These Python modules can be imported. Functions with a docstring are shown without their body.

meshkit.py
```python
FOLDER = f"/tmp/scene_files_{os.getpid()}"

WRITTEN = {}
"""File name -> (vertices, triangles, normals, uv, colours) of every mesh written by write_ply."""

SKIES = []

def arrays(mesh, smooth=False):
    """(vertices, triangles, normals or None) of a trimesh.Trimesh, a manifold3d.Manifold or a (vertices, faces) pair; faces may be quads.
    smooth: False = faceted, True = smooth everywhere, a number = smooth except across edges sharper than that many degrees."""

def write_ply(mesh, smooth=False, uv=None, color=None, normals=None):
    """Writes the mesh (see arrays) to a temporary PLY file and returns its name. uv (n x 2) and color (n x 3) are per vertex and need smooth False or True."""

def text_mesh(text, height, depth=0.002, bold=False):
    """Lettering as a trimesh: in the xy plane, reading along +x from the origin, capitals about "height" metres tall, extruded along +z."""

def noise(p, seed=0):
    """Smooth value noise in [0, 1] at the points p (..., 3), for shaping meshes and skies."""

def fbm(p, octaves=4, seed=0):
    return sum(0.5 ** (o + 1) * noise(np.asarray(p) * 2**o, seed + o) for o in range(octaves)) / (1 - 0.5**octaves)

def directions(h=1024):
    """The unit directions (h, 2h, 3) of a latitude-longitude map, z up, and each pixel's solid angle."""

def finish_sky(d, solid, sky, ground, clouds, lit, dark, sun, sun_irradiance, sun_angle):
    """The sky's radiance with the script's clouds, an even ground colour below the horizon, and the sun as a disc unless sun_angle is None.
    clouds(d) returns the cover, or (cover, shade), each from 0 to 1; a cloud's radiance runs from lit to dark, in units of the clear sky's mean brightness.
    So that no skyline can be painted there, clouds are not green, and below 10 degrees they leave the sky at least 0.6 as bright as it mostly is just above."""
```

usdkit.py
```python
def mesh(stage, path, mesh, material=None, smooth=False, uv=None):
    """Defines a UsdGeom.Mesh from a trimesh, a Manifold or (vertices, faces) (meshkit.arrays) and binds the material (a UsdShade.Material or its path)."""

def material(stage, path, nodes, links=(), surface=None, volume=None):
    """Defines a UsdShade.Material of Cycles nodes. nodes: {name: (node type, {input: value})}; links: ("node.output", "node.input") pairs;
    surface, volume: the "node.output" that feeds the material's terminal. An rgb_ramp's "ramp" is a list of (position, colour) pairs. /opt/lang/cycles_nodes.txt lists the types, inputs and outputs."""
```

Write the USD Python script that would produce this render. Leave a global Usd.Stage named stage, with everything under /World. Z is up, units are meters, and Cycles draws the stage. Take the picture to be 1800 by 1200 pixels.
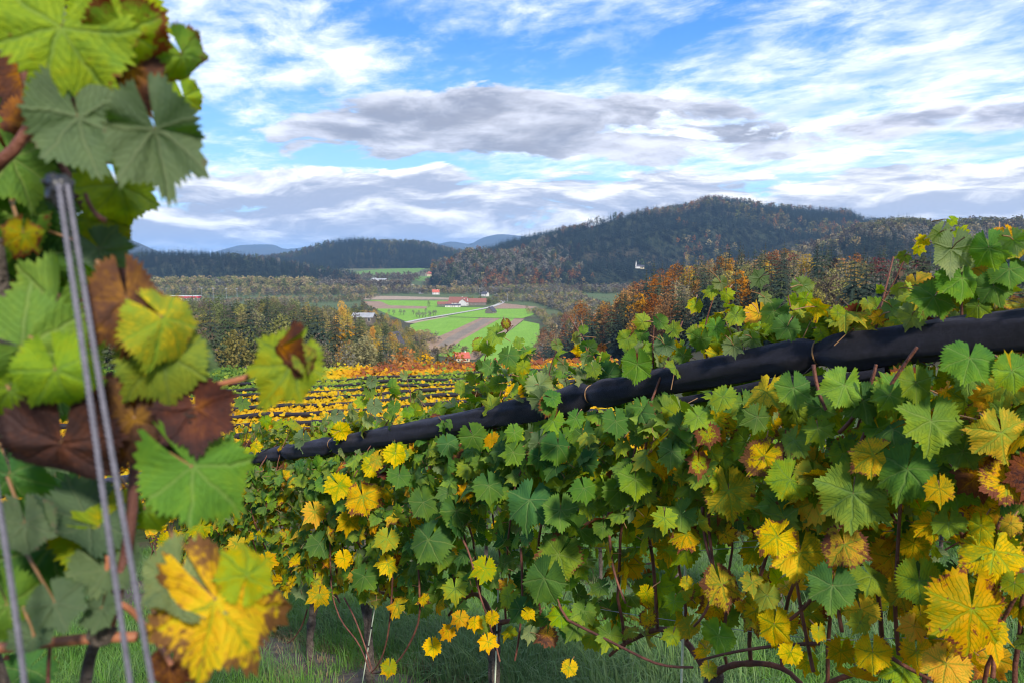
import math, random
import numpy as np
import trimesh
import usdkit, meshkit
from shapely.geometry import Polygon, Point
from shapely.ops import triangulate
from scipy.interpolate import PchipInterpolator
from pxr import Usd, UsdGeom, UsdLux, UsdShade, Sdf, Gf, Vt

stage = Usd.Stage.CreateInMemory()
UsdGeom.SetStageUpAxis(stage, UsdGeom.Tokens.z)
UsdGeom.SetStageMetersPerUnit(stage, 1.0)
world = UsdGeom.Xform.Define(stage, '/World')
stage.SetDefaultPrim(world.GetPrim())
UsdGeom.Scope.Define(stage, '/World/Looks')

# ------------------------------------------------------------------ camera
CAM = np.array([0.0, 0.0, 80.0])            # the valley floor is z = 0
FPX = 1400.0                                # focal length in pixels of an 1800 wide picture
PITCH = math.atan(150.0 / FPX)
cam = UsdGeom.Camera.Define(stage, '/World/camera')
cam.CreateHorizontalApertureAttr(36.0)
cam.CreateVerticalApertureAttr(24.0)
cam.CreateFocalLengthAttr(28.0)
cam.CreateFStopAttr(7.5)
cam.CreateFocusDistanceAttr(4.0)
cam.CreateClippingRangeAttr(Gf.Vec2f(0.05, 100000.0))
cam.AddTranslateOp().Set(Gf.Vec3d(*CAM))
cam.AddRotateXOp().Set(90.0 - math.degrees(PITCH))
cam.CreateExposureAttr(0.6)

# ------------------------------------------------------------------ sun and sky
SUN_AZ, SUN_EL = math.radians(160.0), math.radians(34.0)
sun = UsdLux.DistantLight.Define(stage, '/World/sun')
sun.CreateNormalizeAttr(True)
sun.CreateIntensityAttr(1.0)
sun.CreateAngleAttr(6.0)
sun.CreateColorAttr(Gf.Vec3f(1.0, 0.93, 0.82))
sun.AddRotateZOp().Set(-math.degrees(SUN_AZ))
sun.AddRotateXOp().Set(math.degrees(SUN_EL) - 90.0)


class Ref:
    def __init__(self, node):
        self._node = node

    def __getattr__(self, out):
        return f'@{self._node}.{out}'


class Graph:
    """Collects Cycles nodes; an input given as '@node.output' becomes a link."""
    def __init__(self):
        self.nodes, self.links = {}, []

    def n(self, kind, **kw):
        name = f'n{len(self.nodes)}'
        plain = {}
        for k, v in kw.items():
            if isinstance(v, str) and v.startswith('@'):
                self.links.append((v[1:], f'{name}.{k}'))
            else:
                plain[k] = v
        self.nodes[name] = (kind, plain)
        return Ref(name)

    def m(self, op, a, b=0.0, c=0.0, clamp=False):
        return self.n('math', math_type=op, value1=a, value2=b, value3=c, use_clamp=clamp).value

    def add(self, a, b): return self.m('add', a, b)
    def sub(self, a, b): return self.m('subtract', a, b)
    def mul(self, a, b): return self.m('multiply', a, b)

    def step(self, v, lo, hi, a=0.0, b=1.0):
        return self.n('map_range', range_type='smoothstep', value=v, from_min=lo, from_max=hi, to_min=a, to_max=b, clamp=True).result

    def lin(self, v, lo, hi, a=0.0, b=1.0):
        return self.n('map_range', range_type='linear', value=v, from_min=lo, from_max=hi, to_min=a, to_max=b, clamp=True).result

    def mix(self, f, a, b, kind='mix'):
        return self.n('mix', mix_type=kind, fac=f, color1=a, color2=b).color

    def ramp(self, f, stops):
        return self.n('rgb_ramp', ramp=stops, fac=f).color

    def noise(self, vec, scale, detail=3.0, rough=0.5, dist=0.0):
        return self.n('noise_texture', vector=vec, scale=scale, detail=detail, roughness=rough, distortion=dist)

    def vec(self, x, y, z):
        return self.n('combine_xyz', x=x, y=y, z=z).vector

    def make(self, name, surface=None, volume=None):
        return usdkit.material(stage, f'/World/Looks/{name}', self.nodes, self.links,
                               surface=surface[1:] if surface else None, volume=volume[1:] if volume else None)


def sky_material():
    g = Graph()
    d = g.n('separate_xyz', vector=g.n('texture_coordinate').generated)
    X, Y, Z = d.x, d.y, d.z
    az = g.m('arctan2', X, Y)
    el = g.m('arcsine', Z)
    h = g.m('sqrt', g.add(g.mul(X, X), g.mul(Y, Y)))
    cx, cy = g.m('divide', X, h), g.m('divide', Y, h)
    u, v = g.mul(az, 1400.0), g.mul(el, 1400.0)
    base = g.n('sky_texture', sky_type='single_scattering', sun_disc=False, sun_elevation=SUN_EL, sun_rotation=SUN_AZ,
               air_density=1.0, aerosol_density=0.6, ozone_density=2.2, altitude=600.0).color
    blue = g.n('hsv', hue=0.5, saturation=SKY_SAT, value=SKY_VAL, fac=1.0, color=base).color
    blue = g.mix(g.step(v, -40.0, 430.0, 0.88, 0.75), blue, g.mix(g.step(v, 0.0, 420.0), (3.3, 6.0, 8.7), (0.75, 2.35, 6.4)))
    # slow large warps so that no edge is straight
    low = g.vec(g.mul(cx, 2.2), g.mul(cy, 2.2), g.mul(el, 9.0))
    warp = g.noise(low, 1.6, 3.0, 0.55)
    wsep = g.n('separate_color', color=warp.color)
    wu = g.mul(g.sub(wsep.r, 0.5), 1.0)
    wv = g.mul(g.sub(wsep.g, 0.5), 1.0)

    def field(sx, sz, off, det, rough, dv=0.0, dist=0.3, warp_amt=0.12):
        e = g.add(g.add(el, dv), g.mul(wv, warp_amt * 0.5))
        p = g.vec(g.add(g.mul(cx, sx), g.add(off, g.mul(wu, sx * warp_amt))), g.mul(cy, sx), g.mul(e, sz))
        return g.noise(p, 1.0, det, rough, dist).fac

    glow = g.m('multiply', g.step(u, -500.0, 900.0), g.step(v, -150.0, 330.0), clamp=True)
    # 1: high thin mottled cloud in patches
    # projected on a plane overhead
    inv = g.m('divide', 1.0, g.add(g.m('maximum', Z, 0.0), 0.10))
    px, py = g.mul(X, inv), g.mul(Y, inv)
    hp = g.vec(g.add(px, g.mul(py, 0.25)), g.mul(py, 0.75), 3.7)
    big = g.noise(hp, 0.8, 2.0, 0.5).fac
    fine = g.noise(hp, 4.2, 8.0, 0.64, 0.2).fac
    hi = g.add(g.mul(fine, 0.75), g.mul(big, 0.62))
    hi = g.add(hi, g.mul(glow, 0.15))
    ha = g.step(hi, 0.60, 0.95)
    ha = g.mul(ha, g.step(v, 60.0, 160.0))
    hfine = g.noise(hp, 1.7, 6.0, 0.6, 0.2).fac
    hcol = g.mix(g.step(g.add(hfine, g.mul(hi, 0.3)), 0.55, 0.86), (4.6, 5.5, 7.4), (9.2, 9.2, 9.4))
    col = g.mix(g.mul(ha, 0.93), blue, hcol)

    # 2: flat bands above the hills, bright tops and grey undersides
    def band(sx, sz, off, thr, soft, cover, top, shade, lit, col):
        a = field(sx, sz, off, 8.0, 0.60)
        b = field(sx, sz, off, 8.0, 0.60, dv=top)
        dens = g.add(a, cover)
        alpha = g.step(dens, thr, thr + soft * 0.8)
        edge = g.sub(a, b)
        bright = g.step(g.add(g.sub(g.mul(edge, 3.4), g.mul(g.sub(dens, thr), 0.9)), 0.05), -0.34, 0.46)
        c = g.mix(bright, shade, lit)
        return g.mix(alpha, col, c)

    cov = g.mul(g.sub(g.step(v, -130.0, -40.0), g.step(v, 105.0, 185.0)), 0.32)
    cov = g.add(g.add(cov, -0.15), g.sub(g.step(v, 90.0, 20.0, 0.0, 0.04), g.step(v, 170.0, 270.0, 0.0, 0.3)))
    shade = g.mix(glow, (2.8, 3.2, 4.2), (3.4, 3.7, 4.5))
    lit = g.mix(glow, (8.0, 8.0, 8.1), (9.8, 9.3, 8.3))
    col = band(6.0, 27.0, 11.3, 0.50, 0.10, cov, 0.012, shade, lit, col)
    # 3: a long grey cloud in the middle and small dark ones on the right
    def blob(u0, v0, ru, rv, tilt=0.0):
        uu = g.sub(g.add(u, g.mul(wu, 260.0)), u0)
        vv = g.sub(g.add(g.add(v, g.mul(wv, 60.0)), g.mul(uu, tilt)), v0)
        a, b = g.m('divide', uu, ru), g.m('divide', vv, rv)
        return g.sub(1.0, g.add(g.mul(a, a), g.mul(b, b)))

    def grey(bl, sx, sz, off, k, shade, lit, col, soft=0.7):
        n1 = field(sx, sz, off, 7.0, 0.58, warp_amt=0.05)
        n2 = field(sx, sz, off, 7.0, 0.58, dv=0.012, warp_amt=0.05)
        n3 = field(sx * 0.8, sz * 1.3, off + 5.0, 6.0, 0.6, warp_amt=0.05)
        f = g.add(bl, g.mul(g.sub(n1, 0.5), k))
        alpha = g.step(f, 0.0, soft)
        bright = g.step(g.add(g.add(g.mul(g.sub(n1, n2), 3.2), g.mul(g.sub(n3, 0.5), 1.6)), g.sub(0.45, g.mul(f, 0.42))), -0.25, 0.95)
        return g.mix(g.mul(alpha, 0.96), col, g.mix(bright, shade, lit))

    mass = g.m('maximum', blob(-40.0, 222.0, 430.0, 62.0), blob(250.0, 196.0, 380.0, 38.0, 0.02))
    col = grey(mass, 8.0, 25.0, 2.9, 4.4, (2.2, 2.4, 3.05), (6.0, 6.2, 7.0), col, soft=0.4)
    small = g.m('maximum', blob(640.0, 205.0, 110.0, 26.0), g.m('maximum', blob(800.0, 200.0, 100.0, 26.0), blob(980.0, 225.0, 160.0, 34.0)))
    col = grey(small, 12.0, 50.0, 7.7, 2.6, (2.5, 2.7, 3.5), (6.0, 6.1, 6.8), col)
    # below the horizon the dome is only seen as bounced light
    col = g.mix(g.step(v, -90.0, -10.0), (1.6, 1.75, 1.6), col)
    b = g.n('background_shader', color=col, strength=0.115)
    return g.make('sky_look', surface=b.background)


SKY_SAT, SKY_VAL = 1.45, 0.84
dome = UsdLux.DomeLight.Define(stage, '/World/sky')
UsdShade.MaterialBindingAPI.Apply(dome.GetPrim()).Bind(sky_material())
dome.GetPrim().SetCustomDataByKey('kind', 'structure')
dome.GetPrim().SetCustomDataByKey('label', 'blue autumn sky with white and grey bands of cloud')

# ------------------------------------------------------------------ helpers
FWD = np.array([0.0, math.cos(PITCH), -math.sin(PITCH)])
UPV = np.array([0.0, math.sin(PITCH), math.cos(PITCH)])
RGT = np.array([1.0, 0.0, 0.0])
rnd = random.Random(7)
nrg = np.random.default_rng(7)
USED = {}


def ray(px, py):
    return FWD + RGT * ((px - 900.0) / FPX) + UPV * ((600.0 - py) / FPX)


def at(px, py, dist):
    """the point seen at (px, py) of the 1800 wide photograph, DIST metres ahead"""
    r = ray(px, py)
    return CAM + r * (dist / r[1])


def at_z(px, py, z):
    r = ray(px, py)
    return CAM + r * ((z - CAM[2]) / r[2])


def to_px(p):
    q = np.asarray(p, float) - CAM
    f = q @ FWD
    return np.stack([900 + FPX * (q @ RGT) / f, 600 - FPX * (q @ UPV) / f, f], -1)


def path_for(name, parent=None):
    base = parent.GetPath().pathString if parent is not None else '/World'
    k = (base, name)
    i = USED.get(k, 0)
    USED[k] = i + 1
    return f'{base}/{name}' if i == 0 else f'{base}/{name}_{i:03d}'


def tag(prim, label=None, category=None, group=None, kind=None):
    prim = prim.GetPrim() if hasattr(prim, 'GetPrim') else prim
    for k, v in (('label', label), ('category', category), ('group', group), ('kind', kind)):
        if v is not None:
            prim.SetCustomDataByKey(k, v)
    return prim


def obj(name, mesh, mat, parent=None, smooth=False):
    m = usdkit.mesh(stage, path_for(name, parent), mesh, mat, smooth)
    return m.GetPrim()


def thing(name, label, category, loc=(0, 0, 0), rotz=0.0, group=None, scale=None):
    x = UsdGeom.Xform.Define(stage, path_for(name))
    x.AddTranslateOp().Set(Gf.Vec3d(*map(float, loc)))
    if rotz:
        x.AddRotateZOp().Set(float(rotz))
    if scale is not None:
        x.AddScaleOp().Set(Gf.Vec3f(*(map(float, scale) if np.ndim(scale) else [float(scale)] * 3)))
    return tag(x, label, category, group)


def primvar(prim, name, values, kind=Sdf.ValueTypeNames.FloatArray):
    a = np.asarray(values, np.float32)
    pv = UsdGeom.PrimvarsAPI(prim).CreatePrimvar(name, kind, 'vertex')
    pv.Set(Vt.FloatArray.FromNumpy(a) if a.ndim == 1 else Vt.Vec2fArray.FromNumpy(a) if a.shape[1] == 2 else Vt.Vec3fArray.FromNumpy(a))


def join(parts):
    """several (vertices, faces) as one"""
    vs, fs, n = [], [], 0
    for v, f in parts:
        vs.append(np.asarray(v, float))
        fs.append(np.asarray(f, int) + n)
        n += len(v)
    return np.vstack(vs), np.vstack(fs)


def tube(points, radii, sides=6, cap=True):
    p = np.asarray(points, float)
    r = np.broadcast_to(np.asarray(radii, float), (len(p),))
    t = np.gradient(p, axis=0)
    t /= np.linalg.norm(t, axis=1, keepdims=True) + 1e-12
    ref = np.array([0, 0, 1.0]) if abs(t[:, 2].mean()) < 0.8 else np.array([0.3, 1.0, 0])
    a = np.cross(t, ref)
    a /= np.linalg.norm(a, axis=1, keepdims=True) + 1e-12
    b = np.cross(t, a)
    an = np.arange(sides) * 2 * np.pi / sides
    v = p[:, None] + r[:, None, None] * (np.cos(an)[None, :, None] * a[:, None] + np.sin(an)[None, :, None] * b[:, None])
    i, j = np.meshgrid(np.arange(len(p) - 1), np.arange(sides), indexing='ij')
    q = np.stack([i * sides + j, i * sides + (j + 1) % sides, (i + 1) * sides + (j + 1) % sides, (i + 1) * sides + j], -1).reshape(-1, 4)
    f = np.vstack([q[:, [0, 2, 1]], q[:, [0, 3, 2]]])
    v = v.reshape(-1, 3)
    if cap:
        n = len(v)
        v = np.vstack([v, p[:1], p[-1:]])
        k = np.arange(sides)
        f = np.vstack([f, np.stack([np.full(sides, n), k, (k + 1) % sides], 1),
                       np.stack([np.full(sides, n + 1), (len(p) - 1) * sides + (k + 1) % sides, (len(p) - 1) * sides + k], 1)])
    return v, f


def smooth_path(pts, n):
    pts = np.asarray(pts, float)
    if len(pts) < 3:
        return np.linspace(pts[0], pts[-1], n)
    s = np.r_[0, np.cumsum(np.linalg.norm(np.diff(pts, axis=0), axis=1))]
    q = np.linspace(0, s[-1], n)
    return np.stack([PchipInterpolator(s, pts[:, k])(q) for k in range(3)], 1)


def box(x0, x1, y0, y1, z0, z1):
    m = trimesh.creation.box([x1 - x0, y1 - y0, z1 - z0])
    m.apply_translation([(x0 + x1) / 2, (y0 + y1) / 2, (z0 + z1) / 2])
    return np.array(m.vertices), np.array(m.faces)


def rough_mat(name, stops, scale=1.0, detail=4.0, rough=0.9, bump=0.0, bscale=None, vary=0.0, coord='object', translucent=0.0, spec=0.25):
    """a matt procedural surface: noise through a colour ramp, optionally varied from copy to copy"""
    g = Graph()
    c = g.n('geometry').position if coord == 'world' else g.n('texture_coordinate').object
    n = g.noise(c, scale, detail, 0.6)
    col = g.ramp(n.fac, stops)
    if vary:
        r = g.n('object_info').random
        col = g.n('hsv', hue=g.lin(r, 0, 1, 0.5 - 0.03 * vary, 0.5 + 0.03 * vary), saturation=g.lin(g.m('fraction', g.mul(r, 7.13)), 0, 1, 1 - 0.25 * vary, 1 + 0.2 * vary),
                  value=g.lin(g.m('fraction', g.mul(r, 13.7)), 0, 1, 1 - 0.4 * vary, 1 + 0.45 * vary), fac=1.0, color=col).color
    kw = {}
    if bump:
        bn = g.noise(c, bscale or scale * 4, 5.0, 0.6)
        kw['normal'] = g.n('bump', height=bn.fac, strength=bump, distance=0.02).normal
    s = g.n('principled_bsdf', base_color=col, roughness=rough, specular_ior_level=spec, **kw).BSDF
    if translucent:
        t = g.n('translucent_bsdf', color=col).BSDF
        s = g.n('mix_closure', fac=translucent, closure1=s, closure2=t).closure
    return g.make(name, surface=s)

# ------------------------------------------------------------------ the shape of the land
NEAR = PchipInterpolator([-40, -10, 0, 10, 14, 20, 30, 48, 54, 60], [11.1, 2.78, 0, -2.78, -3.6, -4.4, -5.25, -6.8, -7.4, -8.4])
COLS = np.array([-1400, -600, 250, 500, 620, 720, 820, 930, 1050, 1200, 1300, 1500, 1800, 3200], float)
RADS = np.array([60, 100, 150, 250, 400, 640, 1000, 1600, 2200, 2700, 3200, 5000, 40000], float)
TAB = np.array([
    [-9, -14, -20, -26, -30, -50, -75, -80, -78, -76, -76, -76, -76],
    [-9, -14, -20, -26, -30, -50, -75, -80, -78, -76, -76, -76, -76],
    [-9.6, -16, -25, -32, -37, -56, -78, -80, -76, -70, -66, -60, -60],
    [-9.6, -17, -27, -33, -36, -60, -79, -80, -72, -62, -52, -48, -48],
    [-9.6, -18, -28, -37, -41, -58, -80, -80, -72, -59, -48, -44, -44],
    [-10, -20, -32, -47, -58, -75, -80, -80, -73, -58, -46, -42, -42],
    [-10, -20, -34, -56, -73, -80, -80, -80, -76, -64, -50, -44, -44],
    [-10, -20, -34, -56, -72, -79, -80, -80, -78, -72, -60, -50, -50],
    [-9, -17, -28, -40, -43, -64, -78, -80, -78, -72, -60, -50, -50],
    [-9, -15, -22, -27, -23, -48, -72, -80, -78, -72, -60, -50, -50],
    [-9, -14, -20, -22, -17, -40, -68, -80, -78, -72, -60, -50, -50],
    [-9, -14, -19, -21, -18, -38, -64, -78, -78, -72, -60, -50, -50],
    [-9, -13, -18, -22, -22, -38, -60, -70, -70, -72, -60, -50, -50],
    [-9, -13, -18, -22, -22, -38, -60, -70, -70, -72, -60, -50, -50]], float)
_fine_c = np.linspace(COLS[0], COLS[-1], 500)
_fine_r = np.linspace(math.log(60), math.log(40000), 260)
_t1 = PchipInterpolator(np.log(RADS), TAB, axis=1)(_fine_r)
_t2 = PchipInterpolator(COLS, _t1, axis=0)(_fine_c)
from scipy.interpolate import RegularGridInterpolator
FAR = RegularGridInterpolator((_fine_c, _fine_r), _t2, bounds_error=False, fill_value=None)


def ground_z(x, y):
    x, y = np.asarray(x, float), np.asarray(y, float)
    r = np.hypot(x, y)
    a = np.arctan2(x, y)
    near = -1.2 + NEAR(np.clip(y, -40, 60)) + 0.063 * np.clip(x, -12, 12) * np.clip(1.3 - r / 60, 0.35, 1)
    near = near + (meshkit.noise(np.stack([x * 0.8, y * 0.8, 0 * x], -1), 3) - 0.5) * 0.08
    c = np.clip(900 + 1400 * np.tan(np.clip(a, -1.0, 1.0)), -1400, 3200)
    far = FAR(np.stack([c, np.log(np.clip(r, 60, 39000))], -1))
    far = far + (meshkit.fbm(np.stack([x / 40, y / 40, 0 * x], -1), 3, 5) - 0.5) * 5.0 * np.clip((r - 60) / 150, 0, 1) * np.clip((640 - r) / 250, 0, 1)
    w = np.clip((r - 50) / 22, 0, 1)
    w = w * w * (3 - 2 * w)
    return CAM[2] + near * (1 - w) + far * w


def ground_hit(px, py, start=5.0):
    r = ray(px, py)
    r = r / r[1]
    d = np.geomspace(start, 9000, 3000)
    p = CAM + d[:, None] * r
    below = p[:, 2] < ground_z(p[:, 0], p[:, 1])
    return p[np.argmax(below)] if below.any() else p[-1]


def polar_grid(azs, rads):
    A, R = np.meshgrid(azs, rads, indexing='ij')
    x, y = R * np.sin(A), R * np.cos(A)
    v = np.stack([x, y, ground_z(x, y)], -1).reshape(-1, 3)
    n = len(rads)
    i, j = np.meshgrid(np.arange(len(azs) - 1), np.arange(n - 1), indexing='ij')
    q = np.stack([i * n + j, i * n + j + 1, (i + 1) * n + j + 1, (i + 1) * n + j], -1).reshape(-1, 4)
    return v, np.vstack([q[:, [0, 2, 1]], q[:, [0, 3, 2]]])


_az = np.radians(np.r_[np.arange(-180, -48, 6), np.arange(-48, 48, 0.4), np.arange(48, 180.1, 6)])
_r1 = np.geomspace(0.25, 58, 90)
_r2 = np.geomspace(58, 1050, 90)
_r3 = np.geomspace(1050, 36000, 50)


def ground_mat(name, a, b, c, scale, dry=None):
    g = Graph()
    p = g.n('geometry').position
    n1, n2 = g.noise(p, scale, 6.0, 0.65).fac, g.noise(p, scale * 0.13, 4.0, 0.55).fac
    col = g.mix(g.step(n1, 0.35, 0.7), a, b)
    col = g.mix(g.step(n2, 0.48, 0.68), col, c)
    bp = g.n('bump', height=n1, strength=0.6, distance=0.05).normal
    return g.make(name, surface=g.n('principled_bsdf', base_color=col, roughness=0.95, specular_ior_level=0.15, normal=bp).BSDF)


tag(obj('hillside', polar_grid(_az, _r1), ground_mat('hillside_soil', (0.030, 0.055, 0.015), (0.055, 0.075, 0.024), (0.085, 0.062, 0.040), 5.0), smooth=True), kind='structure', label='grassy vineyard slope under the vine rows')
tag(obj('forest_floor', polar_grid(_az, _r2), ground_mat('forest_floor_look', (0.050, 0.048, 0.022), (0.075, 0.06, 0.03), (0.06, 0.085, 0.03), 0.12), smooth=True), kind='structure', label='wooded slopes falling from the vineyard to the valley')
tag(obj('valley_floor', polar_grid(_az, _r3), ground_mat('valley_meadow', (0.075, 0.11, 0.035), (0.10, 0.115, 0.045), (0.13, 0.11, 0.06), 0.02), smooth=True), kind='structure', label='flat valley floor of meadows and scrub')


def hill_mesh(sil, dist, front, back, c0, c1, step=8, foot=None, rough=18.0, seed=0, rows=60, base=-84.0):
    """a hill whose crest runs through the pixels of SIL at DIST metres; its flanks fall FRONT metres towards us and BACK metres away"""
    sil = np.array(sil, float)
    cs = np.arange(c0, c1 + 1, step)
    crest_px = PchipInterpolator(sil[:, 0], sil[:, 1])(np.clip(cs, sil[0, 0], sil[-1, 0]))
    D = np.interp(cs, sil[:, 0], sil[:, 2]) if sil.shape[1] > 2 else np.full(len(cs), dist)
    s = np.r_[np.linspace(-1, 0, rows), np.linspace(0, 1, 16)[1:]]
    V = []
    for c, yp, d in zip(cs, crest_px, D):
        top = at(c, yp, d)
        dirn = np.array([(c - 900) / FPX, 1.0])
        yy = np.where(s < 0, d + s * front, d + s * back)
        hgt = np.maximum(top[2] - CAM[2] - base, 0)
        prof = np.where(s < 0, 1 - np.abs(s) ** 1.35, 1 - s ** 1.6)
        V.append(np.stack([dirn[0] * yy, yy, CAM[2] + base + hgt * prof], -1))
    V = np.array(V)
    flat = V.reshape(-1, 3)
    n = (meshkit.fbm(np.stack([flat[:, 0] / 420, flat[:, 1] / 420, 0 * flat[:, 0]], -1), 4, seed) - 0.5)
    fall = np.tile(np.clip(np.abs(s) * 3.0, 0, 1) * np.clip((1 - np.abs(s)) * 4, 0, 1), len(cs))
    flat[:, 2] += n * rough * 4.0 * fall
    n_ = len(s)
    i, j = np.meshgrid(np.arange(len(cs) - 1), np.arange(n_ - 1), indexing='ij')
    q = np.stack([i * n_ + j, i * n_ + j + 1, (i + 1) * n_ + j + 1, (i + 1) * n_ + j], -1).reshape(-1, 4)
    return flat, np.vstack([q[:, [0, 2, 1]], q[:, [0, 3, 2]]])


M_hill = ground_mat('hill_woodland', (0.022, 0.030, 0.016), (0.035, 0.038, 0.020), (0.05, 0.038, 0.022), 0.02)
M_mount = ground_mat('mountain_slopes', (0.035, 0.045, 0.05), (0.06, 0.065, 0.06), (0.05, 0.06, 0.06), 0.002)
HILLS = {}


def hill(key, name, label, mat, **k):
    HILLS[key] = hill_mesh(**k)
    return tag(obj(name, HILLS[key], mat, smooth=True), label, kind='structure')


hill('left', 'hill', 'long low wooded hill on the left side of the valley', M_hill,
     sil=[(-700, 470), (0, 478), (100, 474), (200, 462), (270, 450), (330, 451), (400, 455), (460, 462), (530, 474), (590, 484), (640, 497), (700, 512)], dist=2300, front=330, back=500, c0=-500, c1=690, seed=1, rough=8)
hill('dome', 'hill', 'rounded wooded hill in the middle behind the far fields', M_hill,
     sil=[(380, 470), (480, 458), (520, 451), (560, 437), (620, 426), (680, 430), (740, 433), (790, 444), (850, 458), (950, 472)], dist=3650, front=620, back=800, c0=390, c1=950, seed=2, rough=12, base=-60.0)
hill('big', 'hill', 'big wooded hill with a broad crest on the right', M_hill,
     sil=[(740, 478), (790, 464), (850, 446), (930, 421), (1000, 411), (1040, 404), (1080, 391), (1130, 378), (1200, 370), (1255, 356), (1300, 361), (1350, 370), (1420, 374), (1480, 376), (1520, 391), (1560, 398), (1700, 402), (2000, 400), (2400, 410)],
     dist=2950, front=1150, back=900, c0=760, c1=2400, seed=3, rough=42)
hill('ridge', 'hill', 'nearer dark ridge with thin tall trees on the far right', M_hill,
     sil=[(1380, 452), (1450, 432), (1500, 412), (1550, 400), (1600, 399), (1640, 405), (1700, 399), (1750, 400), (1800, 396), (2000, 390), (2400, 392)], dist=1650, front=650, back=500, c0=1390, c1=2400, seed=4, rough=8, base=-60.0)
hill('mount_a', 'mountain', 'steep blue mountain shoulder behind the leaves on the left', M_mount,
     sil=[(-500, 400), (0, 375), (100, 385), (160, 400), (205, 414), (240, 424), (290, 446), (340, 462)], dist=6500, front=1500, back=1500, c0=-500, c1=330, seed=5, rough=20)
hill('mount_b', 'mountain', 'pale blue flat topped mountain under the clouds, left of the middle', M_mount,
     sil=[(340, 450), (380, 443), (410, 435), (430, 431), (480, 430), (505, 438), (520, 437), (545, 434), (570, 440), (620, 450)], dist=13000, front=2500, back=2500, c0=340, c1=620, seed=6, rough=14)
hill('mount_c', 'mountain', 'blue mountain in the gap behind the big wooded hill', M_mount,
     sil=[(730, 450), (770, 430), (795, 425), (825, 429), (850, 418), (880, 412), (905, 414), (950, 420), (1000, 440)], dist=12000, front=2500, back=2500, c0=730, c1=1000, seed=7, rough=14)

# ------------------------------------------------------------------ fields, road
def field_mat(name, a, b, stripe=None, scale=0.05, ang=0.0):
    g = Graph()
    p = g.n('geometry').position
    n = g.noise(p, scale, 5.0, 0.6).fac
    n2 = g.noise(g.n('mapping', vector=p, rotation=(0, 0, ang), scale=(1.0, 0.03, 1.0)).vector, 0.5, 3.0, 0.6).fac
    col = g.mix(g.step(g.add(g.mul(n, 0.6), g.mul(n2, 0.4)), 0.35, 0.65), a, b)
    return g.make(name, surface=g.n('principled_bsdf', base_color=col, roughness=0.95, specular_ior_level=0.1).BSDF)


F_green = field_mat('meadow_green', (0.155, 0.30, 0.030), (0.19, 0.34, 0.042), ang=-0.75)
F_green2 = field_mat('meadow_green_dull', (0.105, 0.19, 0.035), (0.13, 0.22, 0.045))
F_brown = field_mat('ploughed_soil', (0.25, 0.165, 0.105), (0.31, 0.21, 0.14), ang=-0.75)
F_grey = field_mat('ploughed_soil_grey', (0.19, 0.155, 0.115), (0.24, 0.19, 0.14), ang=-0.75)
F_tan = field_mat('stubble', (0.30, 0.22, 0.15), (0.36, 0.27, 0.19))
F_road = field_mat('gravel_road', (0.40, 0.38, 0.34), (0.47, 0.44, 0.39))


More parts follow.
